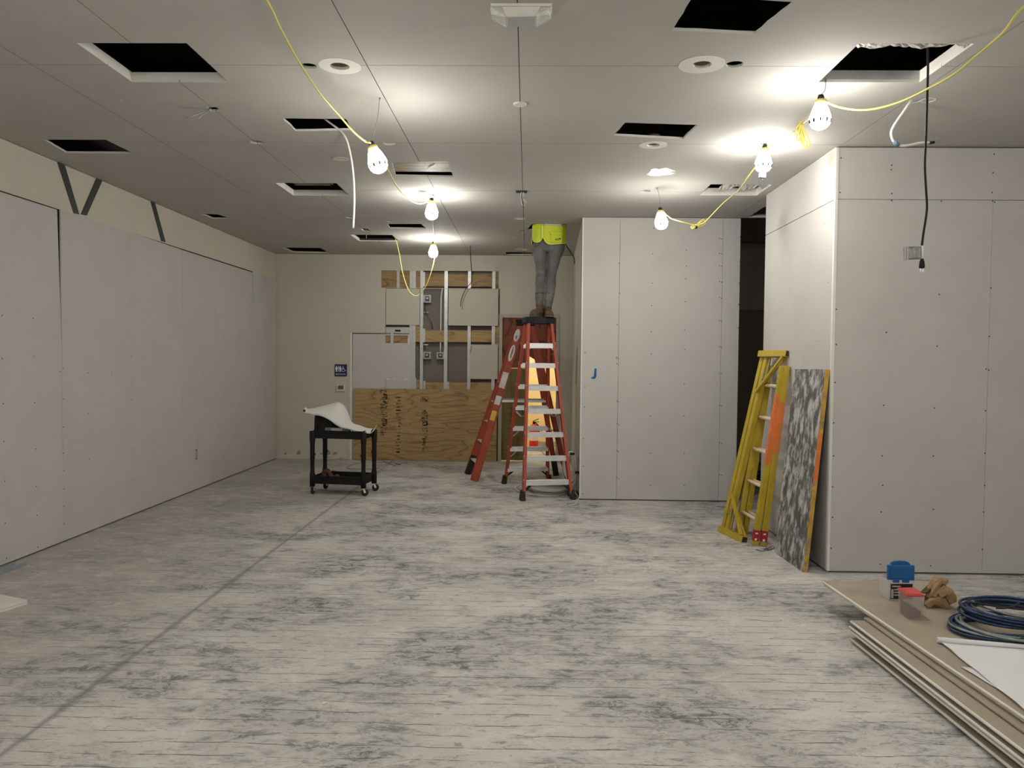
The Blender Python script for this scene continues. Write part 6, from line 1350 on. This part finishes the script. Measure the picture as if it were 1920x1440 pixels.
for L_, m in (([(1822, 1126, .12), (1832, 1133, .10), (1855, 1142, .07), (1890, 1152, .06), (1925, 1158, .06)], 'mc_grey'), ([(1818, 1130, .10), (1826, 1138, .08), (1850, 1148, .06), (1890, 1160, .06)], 'mc_grey'), ([(1809, 1129, .11), (1830, 1131, .11), (1870, 1137, .08), (1920, 1143, .07)], 'wire_black'), ([(1868, 1140, .09), (1885, 1140, .09), (1903, 1136, .10), (1911, 1131, .11)], 'wire_black')):
    bm = BM(); tube(bm, spline([tp(x, y, TS+h) for x, y, h in L_], 6), 0.006, 7); mk('cable_end', bm, m, t, True)
# white drawings
def sheet_paper(nm, quadpx, zf, label, parent=None, n=10, m='paper'):
    A, B, C_2, D = [tp(x, y, TS+0.002) for x, y in quadpx]; rows = []
    for j in range(n+1):
        v = j/n; rows.append([(A.lerp(B, i/n)).lerp(D.lerp(C_2, i/n), v)+V((0, 0, zf(i/n, v))) for i in range(n+1)])
    bm = BM(); grid(bm, rows); o = mk(nm, bm, m, parent, True); solid(o, 0.0016, 1)
    return tag(o, label, 'drawings') if parent is None else o
pa = sheet_paper('drawing_set', ((1755, 1200), (1960, 1216), (2060, 1400), (1925, 1338)), lambda u, v: 0.006+0.012*max(0, 0.10-u)*6*math.sin(v*9)**2, 'white drawing sheets spread on the stack under the cable coils')
sheet_paper('under_sheet', ((1801, 1251), (1860, 1256), (1975, 1330), (1915, 1320)), lambda u, v: 0.0015+0.01*max(0, 0.3-u)*abs(math.sin(v*7)), '', pa)
a, b = tp(1757, 1200, TS+0.018), tp(1950, 1215, TS+0.018); ax = (b-a).normalized(); u_ = V((0, 0, 1)); s_ = ax.cross(u_); rows = []
for k in range(16):
    an = k*0.42; r = 0.017-0.0005*k; rows.append([p+u_*math.cos(an)*r*(1-0.3*w_)+s_*math.sin(an)*r for w_, p in ((0, a), (.5, a.lerp(b, .5)), (1, b))])
bm = BM(); grid(bm, rows); o = mk('rolled_edge', bm, 'paper', pa, True); solid(o, 0.0015)

# ------------------------------------------------------------------ left: metal tracks and a drywall offcut
t = thing('metal_track', 'galvanized metal wall track lying on the floor by the left wall', 'metal track', V((-4.1, 5.4, 0)))
e = at(50, 1060, 2, 0.0); e2 = at(0, 1079, 2, 0.0); d = (e-e2).normalized(); st = e-d*0.8
n_ = V((-d.y, d.x, 0))
if n_.x > 0: n_ = -n_
def tbox(bm, x0, x1, z0, z1, cut=0.0):
    a_, b_ = st, e-d*cut; quad_box(bm, [a_+n_*x0+V((0, 0, z0)), a_+n_*x1+V((0, 0, z0)), b_+n_*x1+V((0, 0, z0)), b_+n_*x0+V((0, 0, z0)), a_+n_*x0+V((0, 0, z1)), a_+n_*x1+V((0, 0, z1)), b_+n_*x1+V((0, 0, z1)), b_+n_*x0+V((0, 0, z1))])
bm = BM(); tbox(bm, 0, 0.098, 0.001, 0.003); tbox(bm, 0, 0.002, 0.003, 0.032); tbox(bm, 0.096, 0.098, 0.003, 0.032); mk('track', bm, 'galv_blue', t)
bm = BM(); tbox(bm, 0.012, 0.088, 0.022, 0.0245, 0.1); tbox(bm, 0.012, 0.014, 0.0035, 0.022, 0.1); tbox(bm, 0.086, 0.088, 0.0035, 0.022, 0.1); tbox(bm, 0.045, 0.05, 0.0245, 0.0265, 0.1); mk('inner_track', bm, 'galv_blue', t)
q = [at(x, y, 2, 0.03) for x, y in ((52, 1125), (-60, 1158), (-150, 1122), (0, 1114.5))]
t = thing('drywall_offcut', 'white drywall offcut lying on the floor at the left picture edge', 'drywall', V((q[0].x, q[0].y, 0)))
for k in range(2):
    bm = BM(); quad_box(bm, [V((p.x-0.004*k, p.y, 0.001+0.0165*k)) for p in q]+[V((p.x-0.004*k, p.y, 0.0155+0.0165*k)) for p in q]); mk('sheet', bm, ['white_trim'], t)
# plaster chips
for px, py, r, l in ((684, 1072, 0.018, 'small pale plaster chip on the floor left of centre'), (1113, 1013, 0.02, 'small pale plaster chip on floor before the partition'), (1117, 1090, 0.016, 'small pale plaster chip in the middle of the floor'), (608, 1320, 0.014, 'small white paper scrap on the near floor'), (1085, 1219, 0.009, 'tiny white plaster crumb on the near floor')):
    c = at(px, py, 2, 0.0); bm = BM(); P = [(r*math.cos(2*math.pi*i/7)*random.uniform(.6, 1.2), r*math.sin(2*math.pi*i/7)*random.uniform(.6, 1.3)) for i in range(7)]; prism(bm, P, lambda u, v, w: V((c.x+u, c.y+v, 0.0005+w+0.004*u/r*(w > 0))), 0.006); tag(mk('plaster_chip', bm, 'rim_white'), l, 'debris', 'plaster chips')
